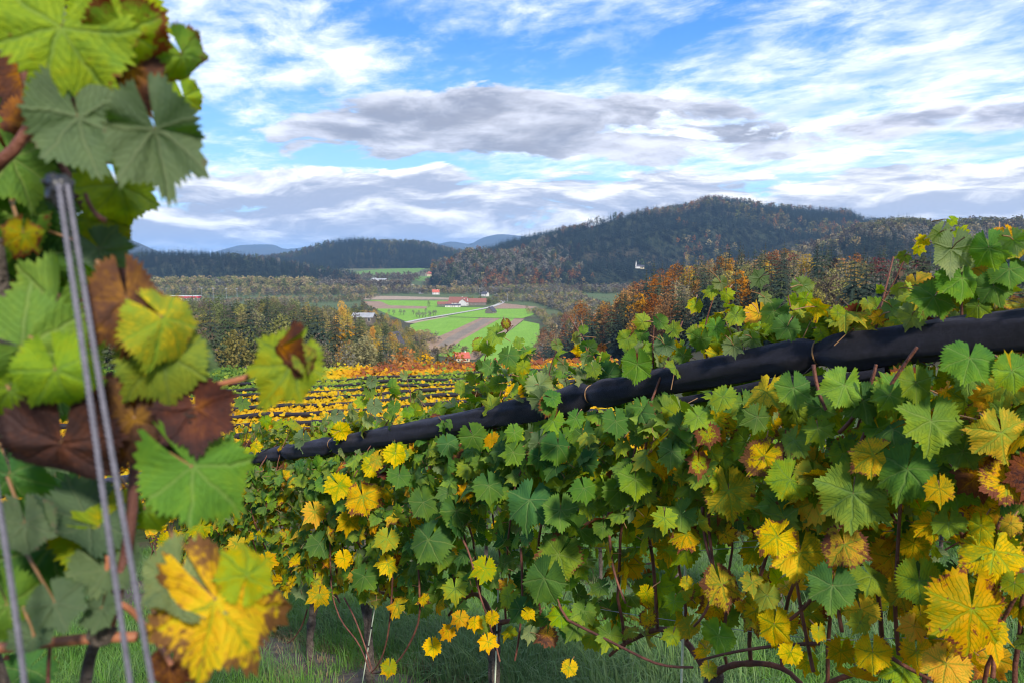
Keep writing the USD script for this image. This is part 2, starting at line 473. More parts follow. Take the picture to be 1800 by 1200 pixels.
def drape(poly, lift, cell=None):
    """a flat sheet over the ground whose outline is given in pixels"""
    pts = [ground_hit(x, y, 500.0)[:2] for x, y in poly]
    P = Polygon(pts).buffer(0)
    v, f = trimesh.creation.triangulate_polygon(P, engine='earcut')
    m = trimesh.Trimesh(np.c_[v, np.zeros(len(v))], f, process=False)
    for _ in range(7):
        e = np.linalg.norm(m.vertices[m.edges_unique[:, 0]] - m.vertices[m.edges_unique[:, 1]], axis=1)
        if e.max() < 45:
            break
        m = trimesh.Trimesh(*trimesh.remesh.subdivide(m.vertices, m.faces), process=False)
    vv = np.array(m.vertices)
    vv[:, 2] = ground_z(vv[:, 0], vv[:, 1]) + lift
    f = np.array(m.faces)
    nz = np.cross(vv[f[:, 1]] - vv[f[:, 0]], vv[f[:, 2]] - vv[f[:, 0]])[:, 2]
    f[nz < 0] = f[nz < 0][:, ::-1]
    return vv, f


FIELDS = [
    ('meadow', 'bright green meadow with round bushes left of the farm track', F_green, 0.30, [(660, 543), (673, 541), (751, 540), (857, 541), (822, 548), (778, 554), (715, 566), (690, 556)]),
    ('meadow', 'narrow green meadow in front of the red roofed farm', F_green, 0.34, [(640, 528), (795, 529), (800, 531), (760, 541), (684, 537.5), (669, 530.5)]),
    ('ploughed_field', 'brown bent ploughed strip left of the lone tree', F_brown, 0.38, [(640, 530), (669, 530), (684, 537), (752, 539), (749, 543), (660, 543), (650, 540)]),
    ('ploughed_field', 'long thin pale ploughed field below the far tree belt', F_tan, 0.42, [(626, 520.5), (700, 521), (798, 524), (798, 527), (640, 527)]),
    ('meadow', 'long green meadow around the little hut', F_green, 0.46, [(782, 557), (822, 549), (857, 543.5), (929, 543), (940, 553), (918, 560), (842, 558.5)]),
    ('ploughed_field', 'brown ploughed field at the bend of the road', F_brown, 0.50, [(864, 543), (884, 533.5), (945, 540), (932, 543)]),
    ('ploughed_field', 'thin brown strip along the farm track', F_tan, 0.54, [(712, 568), (780, 557), (790, 557.5), (735, 569)]),
    ('meadow', 'large bright green meadow beside the ploughed strip', F_green, 0.58, [(720, 572), (735, 567), (784, 558), (843, 559.5), (773, 591.5), (756, 593), (735, 590), (725, 582)]),
    ('ploughed_field', 'broad brown ploughed strip running down between the meadows', F_brown, 0.62, [(690, 610), (733, 599), (756, 592), (773, 591), (844, 559.3), (879, 560), (812, 598), (791, 612), (760, 625), (690, 625)]),
    ('ploughed_field', 'greyer middle of the broad ploughed strip', F_grey, 0.70, [(769, 607), (787, 594), (850, 561), (868, 561), (796, 602), (780, 611)]),
    ('meadow', 'green meadow right of the broad ploughed strip', F_green, 0.66, [(879, 560.3), (905, 560.5), (855, 597), (825, 625), (765, 625), (791, 612), (812, 598)]),
    ('ploughed_field', 'reddish brown strip behind the vine shoots', F_brown, 0.74, [(905, 560.5), (922, 561), (866, 605), (835, 632), (815, 632), (855, 597)]),
    ('meadow', 'green meadow at the foot of the right wood', F_green, 0.78, [(920, 564), (948, 570), (950, 610), (930, 640), (835, 640), (866, 605)]),
    ('meadow', 'sloping green field below the rounded hill', F_green2, 0.6, [(608, 481), (640, 476), (673, 473.5), (751, 471.5), (735, 478), (718, 484.5), (660, 486.5), (629, 488)]),
    ('meadow', 'green field below the white church', F_green2, 0.6, [(716, 487.5), (750, 486), (784, 487), (782, 491), (764, 496), (738, 495)]),
    ('meadow', 'pale green field on the edge of the left hill', F_green2, 8.0, [(472, 504), (505, 500), (545, 498), (552, 503), (540, 511), (480, 513)]),
]
for nm, lab, mt, lift, poly in FIELDS:
    tag(obj(nm, drape(poly, lift if lift > 5 else lift * 0.32), mt), lab, kind='structure')


def ribbon(pxs, widths, lift):
    c = np.array([ground_hit(x, y, 500.0) for x, y in pxs])
    c = smooth_path(c, 40)
    w = np.interp(np.linspace(0, 1, 40), np.linspace(0, 1, len(widths)), widths)
    t = np.gradient(c[:, :2], axis=0)
    t /= np.linalg.norm(t, axis=1, keepdims=True)
    n = np.stack([-t[:, 1], t[:, 0]], 1) * w[:, None] / 2
    L, R = c.copy(), c.copy()
    L[:, :2] += n
    R[:, :2] -= n
    for q in (L, R):
        q[:, 2] = ground_z(q[:, 0], q[:, 1]) + lift
    v = np.vstack([L, R])
    i = np.arange(39)
    return v, np.vstack([np.stack([i, i + 40, i + 41], 1), np.stack([i, i + 41, i + 1], 1)])


tag(obj('road', ribbon([(714, 567), (740, 561.5), (775, 555.5), (822, 547.8), (866, 539), (880, 533.5), (884, 530.5), (878, 528)], [7, 7, 7, 8, 9, 9], 0.29), F_road), 'pale farm track running across the meadows to the farm', kind='structure')
tag(obj('road', ribbon([(724, 500), (729, 506), (733, 511), (741, 517)], [8, 9, 10], 0.4), F_road), 'short pale stretch of road coming out of the trees', kind='structure')

# ------------------------------------------------------------------ trees: prototypes
PROTO = stage.CreateClassPrim('/World/Prototypes')


def proto_mesh(path, mesh, mat, smooth=False):
    return usdkit.mesh(stage, path, mesh, mat, smooth)


def quads_at(cent, size, rg, flat=0.0, droop=0.0):
    """one small leaf-clump face (2 triangles) per centre, turned at random"""
    n = len(cent)
    a = rg.normal(size=(n, 3))
    a[:, 2] *= (1 - flat)
    a /= np.linalg.norm(a, axis=1, keepdims=True)
    b = np.cross(a, rg.normal(size=(n, 3)))
    b /= np.linalg.norm(b, axis=1, keepdims=True) + 1e-9
    s = size * rg.uniform(0.55, 1.35, (n, 1))
    k = rg.uniform(0.5, 1.0, (n, 4, 1))
    corners = np.stack([a * s, b * s * 0.75, -a * s, -b * s * 0.75], 1) * k
    v = (cent[:, None] + corners).reshape(-1, 3)
    i = np.arange(n)[:, None] * 4
    return v, np.vstack([i + [0, 1, 2], i + [0, 2, 3]])


def spruce(h, r, whorls, per, seed, sub=3, thin=0.0):
    rg = np.random.default_rng(seed)
    V, F, n = [], [], 0
    for w in range(whorls):
        t = (w + rg.uniform(-0.3, 0.3)) / whorls
        z = h * (0.06 + 0.93 * t)
        R = r * (1 - t) ** 0.72 * (0.85 + 0.3 * rg.random()) + 0.012 * h * (1 - t) + 0.0015 * h
        a0 = rg.random() * 6.28
        for k in range(per):
            if rg.random() < thin:
                continue
            a = a0 + 6.283 * k / per + rg.normal() * 0.22
            L = R * rg.uniform(0.6, 1.12)
            d = np.array([math.cos(a), math.sin(a), 0])
            s = np.array([-d[1], d[0], 0])
            droop = L * rg.uniform(0.22, 0.55) - (0.15 * L if t > 0.7 else 0)
            for q in range(sub):
                u0, u1 = q / sub, (q + 1.15) / sub
                wd = L * 0.24 * (1 - u0 * 0.75) * rg.uniform(0.7, 1.3) + 0.0015 * h
                p0 = np.array([0, 0, z]) + d * L * u0 - np.array([0, 0, droop * u0 ** 1.3])
                p1 = np.array([0, 0, z]) + d * L * u1 - np.array([0, 0, droop * u1 ** 1.3 + wd * 0.3])
                m = (p0 + p1) / 2
                lo = rg.uniform(0.15, 0.6) * wd
                V += [p0, m + s * wd - [0, 0, lo], p1, m - s * wd - [0, 0, lo * rg.uniform(0.5, 1.5)]]
                F += [[n, n + 1, n + 2], [n, n + 2, n + 3]]
                n += 4
    return np.array(V), np.array(F)


def limbs(h, spread, seed, n=7, base=0.3, r0=None, sides=5):
    rg = np.random.default_rng(seed)
    r0 = r0 or h * 0.017
    bend = rg.normal(size=2) * 0.03 * h
    trunk = smooth_path([[0, 0, -0.6], [bend[0] * .3, bend[1] * .3, h * 0.35], [bend[0], bend[1], h * 0.66], [bend[0] * 1.3, bend[1] * 1.2, h * 0.93]], 9)
    parts = [tube(trunk, np.linspace(r0, r0 * 0.16, 9), 6)]
    ends = []
    for k in range(n):
        t = base + (0.9 - base) * (k + rg.random()) / n
        p = np.array([np.interp(t * h, trunk[:, 2], trunk[:, i]) for i in range(3)])
        a = 2.4 * k + rg.normal() * 0.4
        L = spread * (1.15 - 0.7 * abs(t - 0.5)) * rg.uniform(0.75, 1.1)
        up = rg.uniform(0.35, 0.85)
        e = p + np.array([math.cos(a) * L, math.sin(a) * L, L * up])
        m = (p + e) / 2 + np.array([0, 0, -0.08 * L])
        pts = smooth_path([p, m, e], 5)
        parts.append(tube(pts, np.linspace(r0 * 0.45 * (1.1 - t), r0 * 0.06, 5), sides - 1))
        ends.append((p, m, e))
        for j in range(2):
            q = pts[2 + j]
            b = a + (0.7 if j else -0.7) + rg.normal() * 0.2
            e2 = q + np.array([math.cos(b), math.sin(b), 0.8]) * L * 0.5
            parts.append(tube([q, (q + e2) / 2 + [0, 0, 0.03 * L], e2], [r0 * 0.16, r0 * 0.1, r0 * 0.04], 3))
            ends.append((q, (q + e2) / 2, e2))
    return join(parts), ends


def crown(h, cr, nleaf, leaf, seed, low=0.3, lobes=9, squash=1.0, hollow=0.45, shape=1.0):
    rg = np.random.default_rng(seed)
    C = []
    for k in range(lobes):
        t = (k + 0.5) / lobes
        z = h * (low + (0.95 - low) * t)
        w = cr * math.sin(math.pi * min(1, (0.16 + 0.84 * t ** shape))) ** 0.7 * 0.62
        a = 2.4 * k + rg.normal() * 0.3
        C.append((math.cos(a) * w, math.sin(a) * w, z, cr * rg.uniform(0.36, 0.6)))
    C.append((0, 0, h * (low + 0.62 * (1 - low)), cr * 0.66))
    C = np.array(C)
    idx = rg.choice(len(C), nleaf, p=C[:, 3] ** 2 / (C[:, 3] ** 2).sum())
    d = rg.normal(size=(nleaf, 3))
    d /= np.linalg.norm(d, axis=1, keepdims=True)
    rr = (hollow + (1 - hollow) * rg.random(nleaf) ** 0.6)[:, None]
    p = C[idx, :3] + d * rr * C[idx, 3:4] * np.array([1, 1, squash])
    n = meshkit.noise(p / (cr * 0.28), seed)
    p = p[n > 0.36]
    p = p[p[:, 2] > h * low * 0.55]
    return quads_at(p, leaf, rg)


def leaf_look(name, stops, vary=0.7, scale=0.5, translucent=0.25):
    return rough_mat(name, stops, scale=scale, detail=3.0, rough=0.8, vary=vary, translucent=translucent, spec=0.15)


B_dark = rough_mat('bark_dark', [(0.3, (0.05, 0.04, 0.03)), (0.7, (0.10, 0.08, 0.065))], scale=3.0)
B_pale = rough_mat('bark_pale', [(0.35, (0.10, 0.09, 0.08)), (0.65, (0.22, 0.20, 0.18))], scale=2.0)
L_spruce = leaf_look('spruce_needles', [(0.3, (0.030, 0.044, 0.020)), (0.7, (0.070, 0.084, 0.036))], 0.8)
L_spruce_blue = leaf_look('spruce_needles_cool', [(0.3, (0.02, 0.036, 0.026)), (0.7, (0.042, 0.062, 0.042))], 0.5)
L_olive = leaf_look('leaves_olive', [(0.3, (0.13, 0.13, 0.035)), (0.7, (0.24, 0.21, 0.065))], 0.7)
L_green = leaf_look('leaves_dull_green', [(0.3, (0.075, 0.095, 0.03)), (0.7, (0.15, 0.165, 0.055))], 0.7)
L_yellow = leaf_look('leaves_yellow', [(0.3, (0.30, 0.20, 0.03)), (0.7, (0.48, 0.34, 0.05))], 0.5)
L_orange = leaf_look('leaves_orange', [(0.3, (0.28, 0.12, 0.02)), (0.7, (0.44, 0.20, 0.03))], 0.5)
L_gold = leaf_look('leaves_golden_orange', [(0.3, (0.50, 0.24, 0.02)), (0.7, (0.68, 0.36, 0.03))], 0.3)
L_rust = leaf_look('leaves_rust', [(0.3, (0.15, 0.065, 0.018)), (0.7, (0.27, 0.12, 0.03))], 0.6)
L_brown = leaf_look('leaves_brown', [(0.3, (0.085, 0.062, 0.04)), (0.7, (0.15, 0.11, 0.065))], 0.6)
L_tan = leaf_look('leaves_tan', [(0.3, (0.22, 0.17, 0.075)), (0.7, (0.36, 0.27, 0.11))], 0.5)
L_grey = leaf_look('twigs_grey', [(0.3, (0.12, 0.11, 0.085)), (0.7, (0.21, 0.19, 0.14))], 0.6)
L_red = leaf_look('leaves_dark_red', [(0.3, (0.10, 0.025, 0.022)), (0.7, (0.17, 0.04, 0.03))], 0.3)

F_spruce = leaf_look('far_spruce_shaded', [(0.3, (0.012, 0.024, 0.018)), (0.7, (0.030, 0.044, 0.028))], 1.0)  # far copies, darkened: cloud shadow over the hills is put into these colours
F_cool = leaf_look('far_spruce_cool_shaded', [(0.3, (0.012, 0.022, 0.022)), (0.7, (0.026, 0.040, 0.034))], 1.0)
F_brown = leaf_look('far_brown_shaded', [(0.3, (0.05, 0.038, 0.026)), (0.7, (0.10, 0.07, 0.042))], 1.0)
F_olive = leaf_look('far_olive_shaded', [(0.3, (0.075, 0.078, 0.026)), (0.7, (0.15, 0.13, 0.045))], 1.0)
F_green = leaf_look('far_green_shaded', [(0.3, (0.04, 0.058, 0.022)), (0.7, (0.085, 0.10, 0.036))], 1.0)
PROTOS = {}


def make_proto(key, trunk, trunk_mat, crown_mesh, crown_mat, height):
    p = f'/World/Prototypes/{key}'
    UsdGeom.Xform.Define(stage, p)
    proto_mesh(p + '/trunk', trunk, trunk_mat)
    proto_mesh(p + '/crown', crown_mesh, crown_mat)
    PROTOS[key] = height


for k in range(3):
    sm = spruce(20, [4.3, 3.6, 4.9][k], 22, 8, 40 + k)
    make_proto(f'spruce_{"abc"[k]}', tube([[0, 0, -0.8], [0, 0, 10], [0, 0, 19.6]], [0.26, 0.16, 0.03], 6), B_dark, sm, [L_spruce, L_spruce, L_spruce_blue][k], 20)
for key, mat, bark, nl, ls, low, sd in [('olive', L_olive, B_dark, 1500, 0.42, 0.22, 1), ('olive_b', L_olive, B_dark, 1300, 0.42, 0.15, 2), ('green', L_green, B_dark, 1500, 0.42, 0.2, 3),
                                    ('yellow', L_yellow, B_pale, 1100, 0.38, 0.22, 4), ('orange', L_orange, B_dark, 1500, 0.42, 0.2, 5), ('gold', L_gold, B_dark, 1700, 0.40, 0.15, 6),
                                    ('rust', L_rust, B_dark, 1400, 0.42, 0.2, 7), ('rust_b', L_rust, B_dark, 1300, 0.42, 0.12, 8), ('brown', L_brown, B_dark, 800, 0.38, 0.2, 9),
                                    ('tan', L_tan, B_pale, 520, 0.34, 0.3, 10), ('grey', L_grey, B_dark, 650, 0.36, 0.12, 11), ('red', L_red, B_dark, 1300, 0.4, 0.15, 12)]:
    tr, ends = limbs(16, 3.4, 60 + sd, n=9 if key not in ('tan', 'brown', 'grey') else 13)
    make_proto(key, tr, bark, crown(16, 4.4 if key != 'tan' else 3.0, nl, ls, 80 + sd, low, squash=1.1), mat, 16)
# a dark old spruce for the few that stand close
make_proto('spruce_near', tube([[0, 0, -0.8], [0, 0, 10], [0, 0, 19.6]], [0.28, 0.17, 0.03], 8), B_dark, spruce(20, 3.9, 38, 11, 71, sub=4), L_spruce, 20)


def tree(name, key, loc, height, rot, label, group, wide=1.0):
    s = height / PROTOS[key]
    t = thing(name, label, 'tree', loc, rot, group, scale=(s * wide, s * wide, s))
    p = t.GetPrim()
    p.GetReferences().AddInternalReference(f'/World/Prototypes/{key}')
    p.SetInstanceable(True)
    return p


def instancer(name, label, protos, pos, scl, rot, which, kind='stuff'):
    """a wood too far off to tell its trees apart; protos: list of (mesh, material)"""
    path = path_for(name)
    pi = UsdGeom.PointInstancer.Define(stage, path)
    targets = []
    for i, (nm, m, mat) in enumerate(protos):
        pr = usdkit.mesh(stage, f'{path}/{nm}', m, mat)
        targets.append(pr.GetPath())
    pi.CreatePrototypesRel().SetTargets(targets)
    pi.CreatePositionsAttr(Vt.Vec3fArray.FromNumpy(np.asarray(pos, np.float32)))
    sc = np.asarray(scl, np.float32)
    if sc.ndim == 1:
        sc = np.repeat(sc[:, None], 3, 1)
    pi.CreateScalesAttr(Vt.Vec3fArray.FromNumpy(sc))
    half = np.asarray(rot) / 2
    pi.CreateOrientationsAttr(Vt.QuathArray([Gf.Quath(float(math.cos(a)), 0, 0, float(math.sin(a))) for a in half]))
    pi.CreateProtoIndicesAttr(Vt.IntArray.FromNumpy(np.asarray(which, np.int32)))
    return tag(pi, label, kind=kind)


# ------------------------------------------------------------------ forests on the far hills
def low_spruce(seed):
    return spruce(1.0, 0.15, 9, 6, seed, sub=1)


def low_round(seed):
    return crown(1.0, 0.30, 110, 0.075, seed, 0.12, lobes=6, squash=1.1, hollow=0.3)


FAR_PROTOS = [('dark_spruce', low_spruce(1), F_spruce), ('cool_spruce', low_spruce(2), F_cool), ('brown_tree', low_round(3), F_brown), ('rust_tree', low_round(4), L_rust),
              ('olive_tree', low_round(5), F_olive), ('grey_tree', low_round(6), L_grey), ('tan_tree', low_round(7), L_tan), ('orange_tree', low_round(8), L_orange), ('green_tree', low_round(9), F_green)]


def scatter_on(mesh, n, seed, keep=None):
    v, f = mesh
    m = trimesh.Trimesh(v, f, process=False)
    rg = np.random.default_rng(seed)
    a = m.area_faces
    fi = rg.choice(len(f), n, p=a / a.sum())
    r1, r2 = np.sqrt(rg.random(n)), rg.random(n)
    t = v[f[fi]]
    return (1 - r1)[:, None] * t[:, 0] + (r1 * (1 - r2))[:, None] * t[:, 1] + (r1 * r2)[:, None] * t[:, 2]


def far_wood(key, label, n, seed, hgt, mixes, cell, back=60.0):
    p = scatter_on(HILLS[key], n, seed)
    q = to_px(p)
    keep = (q[:, 0] > -150) & (q[:, 0] < 2000) & (p[:, 2] > ground_z(p[:, 0], p[:, 1]) - 3)
    # drop what lies well behind the crest
    order = np.argsort(np.hypot(p[:, 0], p[:, 1]))
    col = np.clip(((q[:, 0] + 150) / 6).astype(int), 0, 400)
    best = np.full(401, 1e9)
    ok = np.zeros(len(p), bool)
    for i in order:
        c = col[i]
        if q[i, 1] < best[c] + back * 0 + 4:
            ok[i] = True
        best[c] = min(best[c], q[i, 1])
    p = p[keep & ok]
    rg = np.random.default_rng(seed + 5)
    nz = meshkit.fbm(np.stack([p[:, 0] / cell, p[:, 1] / cell, p[:, 2] * 0], -1), 4, seed)
    nz2 = meshkit.fbm(np.stack([p[:, 0] / cell + 50, p[:, 1] / cell, p[:, 2] * 0], -1), 4, seed + 9)
    which = np.zeros(len(p), int)
    u = rg.random(len(p))
    conif = nz + (u - 0.5) * 0.35 < mixes[0]
    which[conif] = (rg.random(conif.sum()) < 0.4).astype(int)
    rest = np.where(~conif)[0]
    names = np.array(mixes[1])
    k = np.clip(((nz2[rest] - 0.5) * 2.2 + 0.5 + rg.normal(size=len(rest)) * 0.22) * len(names), 0, len(names) - 1).astype(int)
    which[rest] = names[k]
    h = hgt * rg.uniform(0.6, 1.4, len(p)) * np.where(which > 1, 0.8, 1.0)
    sc = np.stack([h * np.where(which > 1, 1.1, 1.25), h * np.where(which > 1, 1.1, 1.25), h], -1)
    p = p.copy()
    p[:, 2] -= 1.0
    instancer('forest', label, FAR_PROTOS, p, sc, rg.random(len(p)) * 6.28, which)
    return len(p)


nf = 0
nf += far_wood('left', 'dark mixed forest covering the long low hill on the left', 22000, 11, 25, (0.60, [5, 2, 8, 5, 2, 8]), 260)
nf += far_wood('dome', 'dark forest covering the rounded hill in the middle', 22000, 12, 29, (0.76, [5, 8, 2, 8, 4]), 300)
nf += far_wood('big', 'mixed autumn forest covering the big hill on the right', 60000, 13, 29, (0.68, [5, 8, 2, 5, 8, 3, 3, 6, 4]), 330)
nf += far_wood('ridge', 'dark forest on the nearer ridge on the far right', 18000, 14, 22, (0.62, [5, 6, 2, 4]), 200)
print('far trees', nf)

# thin tall trees left standing on the ridge
_rid = HILLS['ridge'][0]
for k in range(46):
    c = [1543 + rnd.gauss(26, 14) if k < 30 else rnd.uniform(1690, 1722)][0]
    p = at(c, np.interp(c, [1500, 1550, 1600, 1640, 1700, 1750], [412, 400, 399, 405, 399, 400]) + 2, 1650 + rnd.uniform(-12, 12))
    tree('spruce', 'spruce_b', p - [0, 0, 3], rnd.uniform(20, 29), rnd.uniform(0, 360), 'thin tall spruce standing free on the skyline of the right ridge', 'thin spruces on the right skyline', wide=0.55)

# ------------------------------------------------------------------ woods on the nearer slopes
def wood_points(c0, c1, r0, r1, n, seed, ok):
    rg = np.random.default_rng(seed)
    out = []
    a0, a1 = math.atan((c0 - 900) / FPX), math.atan((c1 - 900) / FPX)
    grid = {}
    for _ in range(n):
        r = math.sqrt(rg.uniform(r0 * r0, r1 * r1))
        a = rg.uniform(a0, a1)
        x, y = r * math.sin(a), r * math.cos(a)
        c = 900 + FPX * x / y
        if not ok(c, r):
            continue
        gap = 4.2 + r * 0.004
        key = (int(x // 6), int(y // 6))
        if any((x - q[0]) ** 2 + (y - q[1]) ** 2 < gap * gap for i in (-1, 0, 1) for j in (-1, 0, 1) for q in grid.get((key[0] + i, key[1] + j), ())):
            continue
        grid.setdefault(key, []).append((x, y))
        out.append((x, y, c, r))
    return out


def left_ok(c, r):
    lim = np.interp(c, [-700, 200, 480, 560, 600, 640, 660, 690, 720, 745, 770], [640, 600, 560, 640, 1050, 1250, 1060, 850, 735, 655, 300])
    near = np.interp(c, [-700, 250, 480, 640, 720, 770], [120, 150, 165, 175, 230, 300])
    return near < r < lim and c < 748


def right_ok(c, r):
    near = np.interp(c, [930, 1000, 1200, 1500, 2000], [400, 330, 230, 170, 150])
    lim = np.interp(c, [925, 945, 1000, 1100, 1300, 2000], [470, 620, 980, 900, 480, 420])
    return c > 925 and near < r < lim


trees = []
rg = np.random.default_rng(77)
for x, y, c, r in wood_points(-250, 748, 120, 640, 9000, 1, left_ok) + wood_points(540, 748, 640, 1260, 3000, 3, left_ok):
    u = rg.random()
    nz = float(meshkit.noise(np.array([x / 55, y / 55, 0.0]), 5))
    right = np.interp(c, [250, 420, 560, 660], [0.42, 0.40, 0.56, 0.95])
    if r > 430 and c > 480:
        right = max(right, 0.8)
    if nz * 0.8 + u * 0.4 > right + 0.05:
        key = ['spruce_a', 'spruce_b', 'spruce_c'][int(rg.random() * 3)]
        h = rg.uniform(15, 22)
    else:
        opts = ['green', 'olive', 'brown', 'green', 'grey'] if c < 520 else ['olive', 'olive_b', 'green', 'brown', 'olive', 'grey', 'yellow', 'tan', 'olive_b', 'orange']
        key = opts[int(rg.random() * len(opts))]
        h = rg.uniform(11, 17) if c < 520 else rg.uniform(10, 15)
    trees.append(('left', key, x, y, c, r, h))
for x, y, c, r in wood_points(925, 1950, 150, 520, 7000, 2, right_ok) + wood_points(925, 1330, 520, 980, 3500, 4, right_ok):
    u = rg.random()
    nz = float(meshkit.noise(np.array([x / 45, y / 45, 0.0]), 8))
    if nz * 0.8 + u * 0.4 > ((0.50 if c < 1190 else 0.56) if r < 560 else 0.75):
        key = ['spruce_a', 'spruce_b', 'spruce_c'][int(rg.random() * 3)]
        h = rg.uniform(18, 26)
    else:
        opts = ['grey', 'brown', 'olive', 'tan', 'grey', 'rust'] if r > 560 else ['rust', 'orange', 'rust_b', 'rust', 'brown', 'orange', 'rust_b'] if c < 1190 else ['tan', 'olive', 'tan', 'rust', 'orange', 'brown', 'tan', 'yellow'] if c < 1520 else ['grey', 'olive', 'brown', 'red', 'grey', 'green']
        key = opts[int(rg.random() * len(opts))]
        h = rg.uniform(13, 20)
    trees.append(('right', key, x, y, c, r, h))
# what each one shows of itself, nearest first
trees.sort(key=lambda t: t[5])
sky = np.full(1200, 1200.0)
shown = []
for t in trees:
    side, key, x, y, c, r, h = t
    z = float(ground_z(x, y)) - 0.3
    top, bot = to_px([x, y, z + h])[1], to_px([x, y, z])[1]
    hw = h * 0.2 / y * FPX
    i0, i1 = int(np.clip((c - hw * 0.6 + 300) / 2, 0, 1199)), int(np.clip((c + hw * 0.6 + 300) / 2, 1, 1200))
    vis = float(np.clip(sky[i0:i1 + 1] - top, 0, bot - top).mean()) * hw
    sky[i0:i1 + 1] = np.minimum(sky[i0:i1 + 1], top + 0.25 * (bot - top))
    shown.append((vis if -40 < c < 1840 else 0.0, t, z))
NAMEKIND = {'spruce': ('spruce', 'dark pointed spruce'), 'olive': ('broadleaf_tree', 'olive green rounded tree'), 'green': ('broadleaf_tree', 'dull green broadleaf tree'),
            'yellow': ('birch_tree', 'slender yellow birch'), 'orange': ('beech_tree', 'orange autumn beech'), 'rust': ('beech_tree', 'rust brown autumn beech'), 'brown': ('bare_tree', 'brown half bare tree'),
            'tan': ('larch_tree', 'tan thin tree with pale trunk'), 'grey': ('bare_tree', 'grey leafless tree'), 'red': ('broadleaf_tree', 'dark red leaved tree'), 'gold': ('broadleaf_tree', 'golden orange tree')}


def zone(side, c, r):
    if side == 'left':
        a = 'at the left picture edge' if c < 120 else 'beside the steel wires' if c < 230 else 'below the red hall' if c < 330 else 'above the yellow rows' if c < 440 else \
            'above the hanging leaf' if c < 530 else 'left of the orange tree' if c < 600 else 'around the quarry' if c < 680 else 'beside the dark barn'
    else:
        a = 'by the last meadow' if c < 1000 else 'left of the hill church' if c < 1120 else 'below the hill church' if c < 1220 else \
            'in mid right wood' if c < 1330 else 'behind the raised shoots' if c < 1450 else 'beside the red tree' if c < 1580 else 'behind the right vine leaves'
    d = 'front row' if r < (170 if side == 'left' else 240) else 'second row' if r < (220 if side == 'left' else 300) else 'back row' if r > 380 else 'middle row'
    return f'{d} {a}'


shown.sort(key=lambda s: -s[0])
count, rest = {}, []
for vis, (side, key, x, y, c, r, h), z in shown:
    kind = key.split('_')[0]
    nm, lab = NAMEKIND[kind]
    where = zone(side, c, r)
    size = 'tall ' if h > (19 if nm == 'spruce' else 14) else 'short ' if h < (16.5 if nm == 'spruce' else 12) else ''
    lab = size + lab
    if vis > 25 and count.get(nm, 0) < 240:
        count[nm] = count.get(nm, 0) + 1
        tree(nm, key, (x, y, z), h, rg.uniform(0, 360), f'{lab}, {where}', f'{size}{kind} trees {where}', wide=rg.uniform(0.85, 1.15))
    else:
        rest.append((key, x, y, z, h))
print('single trees', count, 'rest', len(rest))
if rest:
    ki = {'spruce': 0, 'brown': 2, 'rust': 3, 'olive': 4, 'grey': 5, 'tan': 6, 'orange': 7, 'green': 8, 'yellow': 6, 'red': 3}
    instancer('woodland', 'deeper rows of trees in the woods on both sides of the fields', FAR_PROTOS, [(a[1], a[2], a[3]) for a in rest], np.array([(a[4], a[4], a[4]) for a in rest]), rg.random(len(rest)) * 6.28,
              [ki[a[0].split('_')[0]] for a in rest])

# trees that stand out
def single(name, key, px, py_top, dist, h, label, wide=1.0, sink=0.0):
    p = at(px, py_top, dist)
    tree(name, key, (p[0], p[1], p[2] - h - sink), h, rg.uniform(0, 360), label, None, wide)


single('maple_tree', 'gold', 752, 626, 120, 9.5, 'glowing golden orange tree at the lower edge of the vineyard', 1.05)
single('beech_tree', 'orange', 708, 612, 135, 11.5, 'broad orange brown tree left of the golden orange tree', 1.35)
single('beech_tree', 'rust_b', 800, 622, 130, 10, 'rust brown tree between the golden orange tree and the vine shoots', 1.2)
single('beech_tree', 'rust', 676, 636, 150, 9, 'low rust coloured tree behind the end of the yellow vineyard', 1.2)
single('spruce', 'spruce_near', 632, 548, 190, 19, 'large dark spruce standing before the yellow trees at the wood edge', 1.1)
single('spruce', 'spruce_near', 668, 598, 165, 11, 'dark spruce next to the gable of the dark barn', 1.2)
single('spruce', 'spruce_near', 769, 610, 210, 9.0, 'small pointed dark spruce left of the red roof', 1.0)
single('spruce', 'spruce_near', 743, 609, 215, 9.0, 'small stout dark spruce above the golden orange tree', 1.3)
single('maple_tree', 'gold', 601, 531, 330, 13, 'bright orange tree crown rising from the left wood', 0.8)
single('maple_tree', 'gold', 590, 556, 330, 11, 'slender orange tree below the bright orange crown', 0.55)
single('maple_tree', 'gold', 655, 574, 330, 6, 'small round orange tree beside the quarry', 0.9)
single('birch_tree', 'yellow', 608, 546, 300, 14, 'yellow birch beside the bright orange tree', 0.9)
single('birch_tree', 'yellow', 648, 596, 230, 12, 'pale yellow tree behind the large dark spruce', 0.9)
single('birch_tree', 'yellow', 692, 586, 300, 9, 'yellow green tree above the dark barn', 1.0)
single('birch_tree', 'yellow', 374, 625, 160, 7, 'small golden bush tree at the foot of the left spruces', 1.0)
single('beech_tree', 'orange', 1152, 484, 330, 14, 'large orange beech on the crest of the right wood', 1.25)
single('beech_tree', 'orange', 1020, 528, 390, 15, 'orange beech low on the edge of the right wood', 1.2)
single('beech_tree', 'orange', 1100, 510, 345, 15, 'orange brown beech in the middle of the right wood', 1.3)
single('beech_tree', 'rust', 1145, 540, 300, 13, 'deep orange beech above the vine shoots on the right', 1.2)
single('oak_tree', 'rust', 1380, 438, 520, 15, 'broad rust brown oak standing alone above the right wood', 1.7)
single('spruce', 'spruce_a', 1150, 455, 350, 19, 'tall dark spruce beside the white hill church', 1.0)
single('larch_tree', 'tan', 1208, 438, 620, 22, 'slender golden larch rising above the right wood', 0.5)
single('broadleaf_tree', 'red', 1565, 478, 300, 11, 'dark red tree next to the tall vine leaves', 1.3)
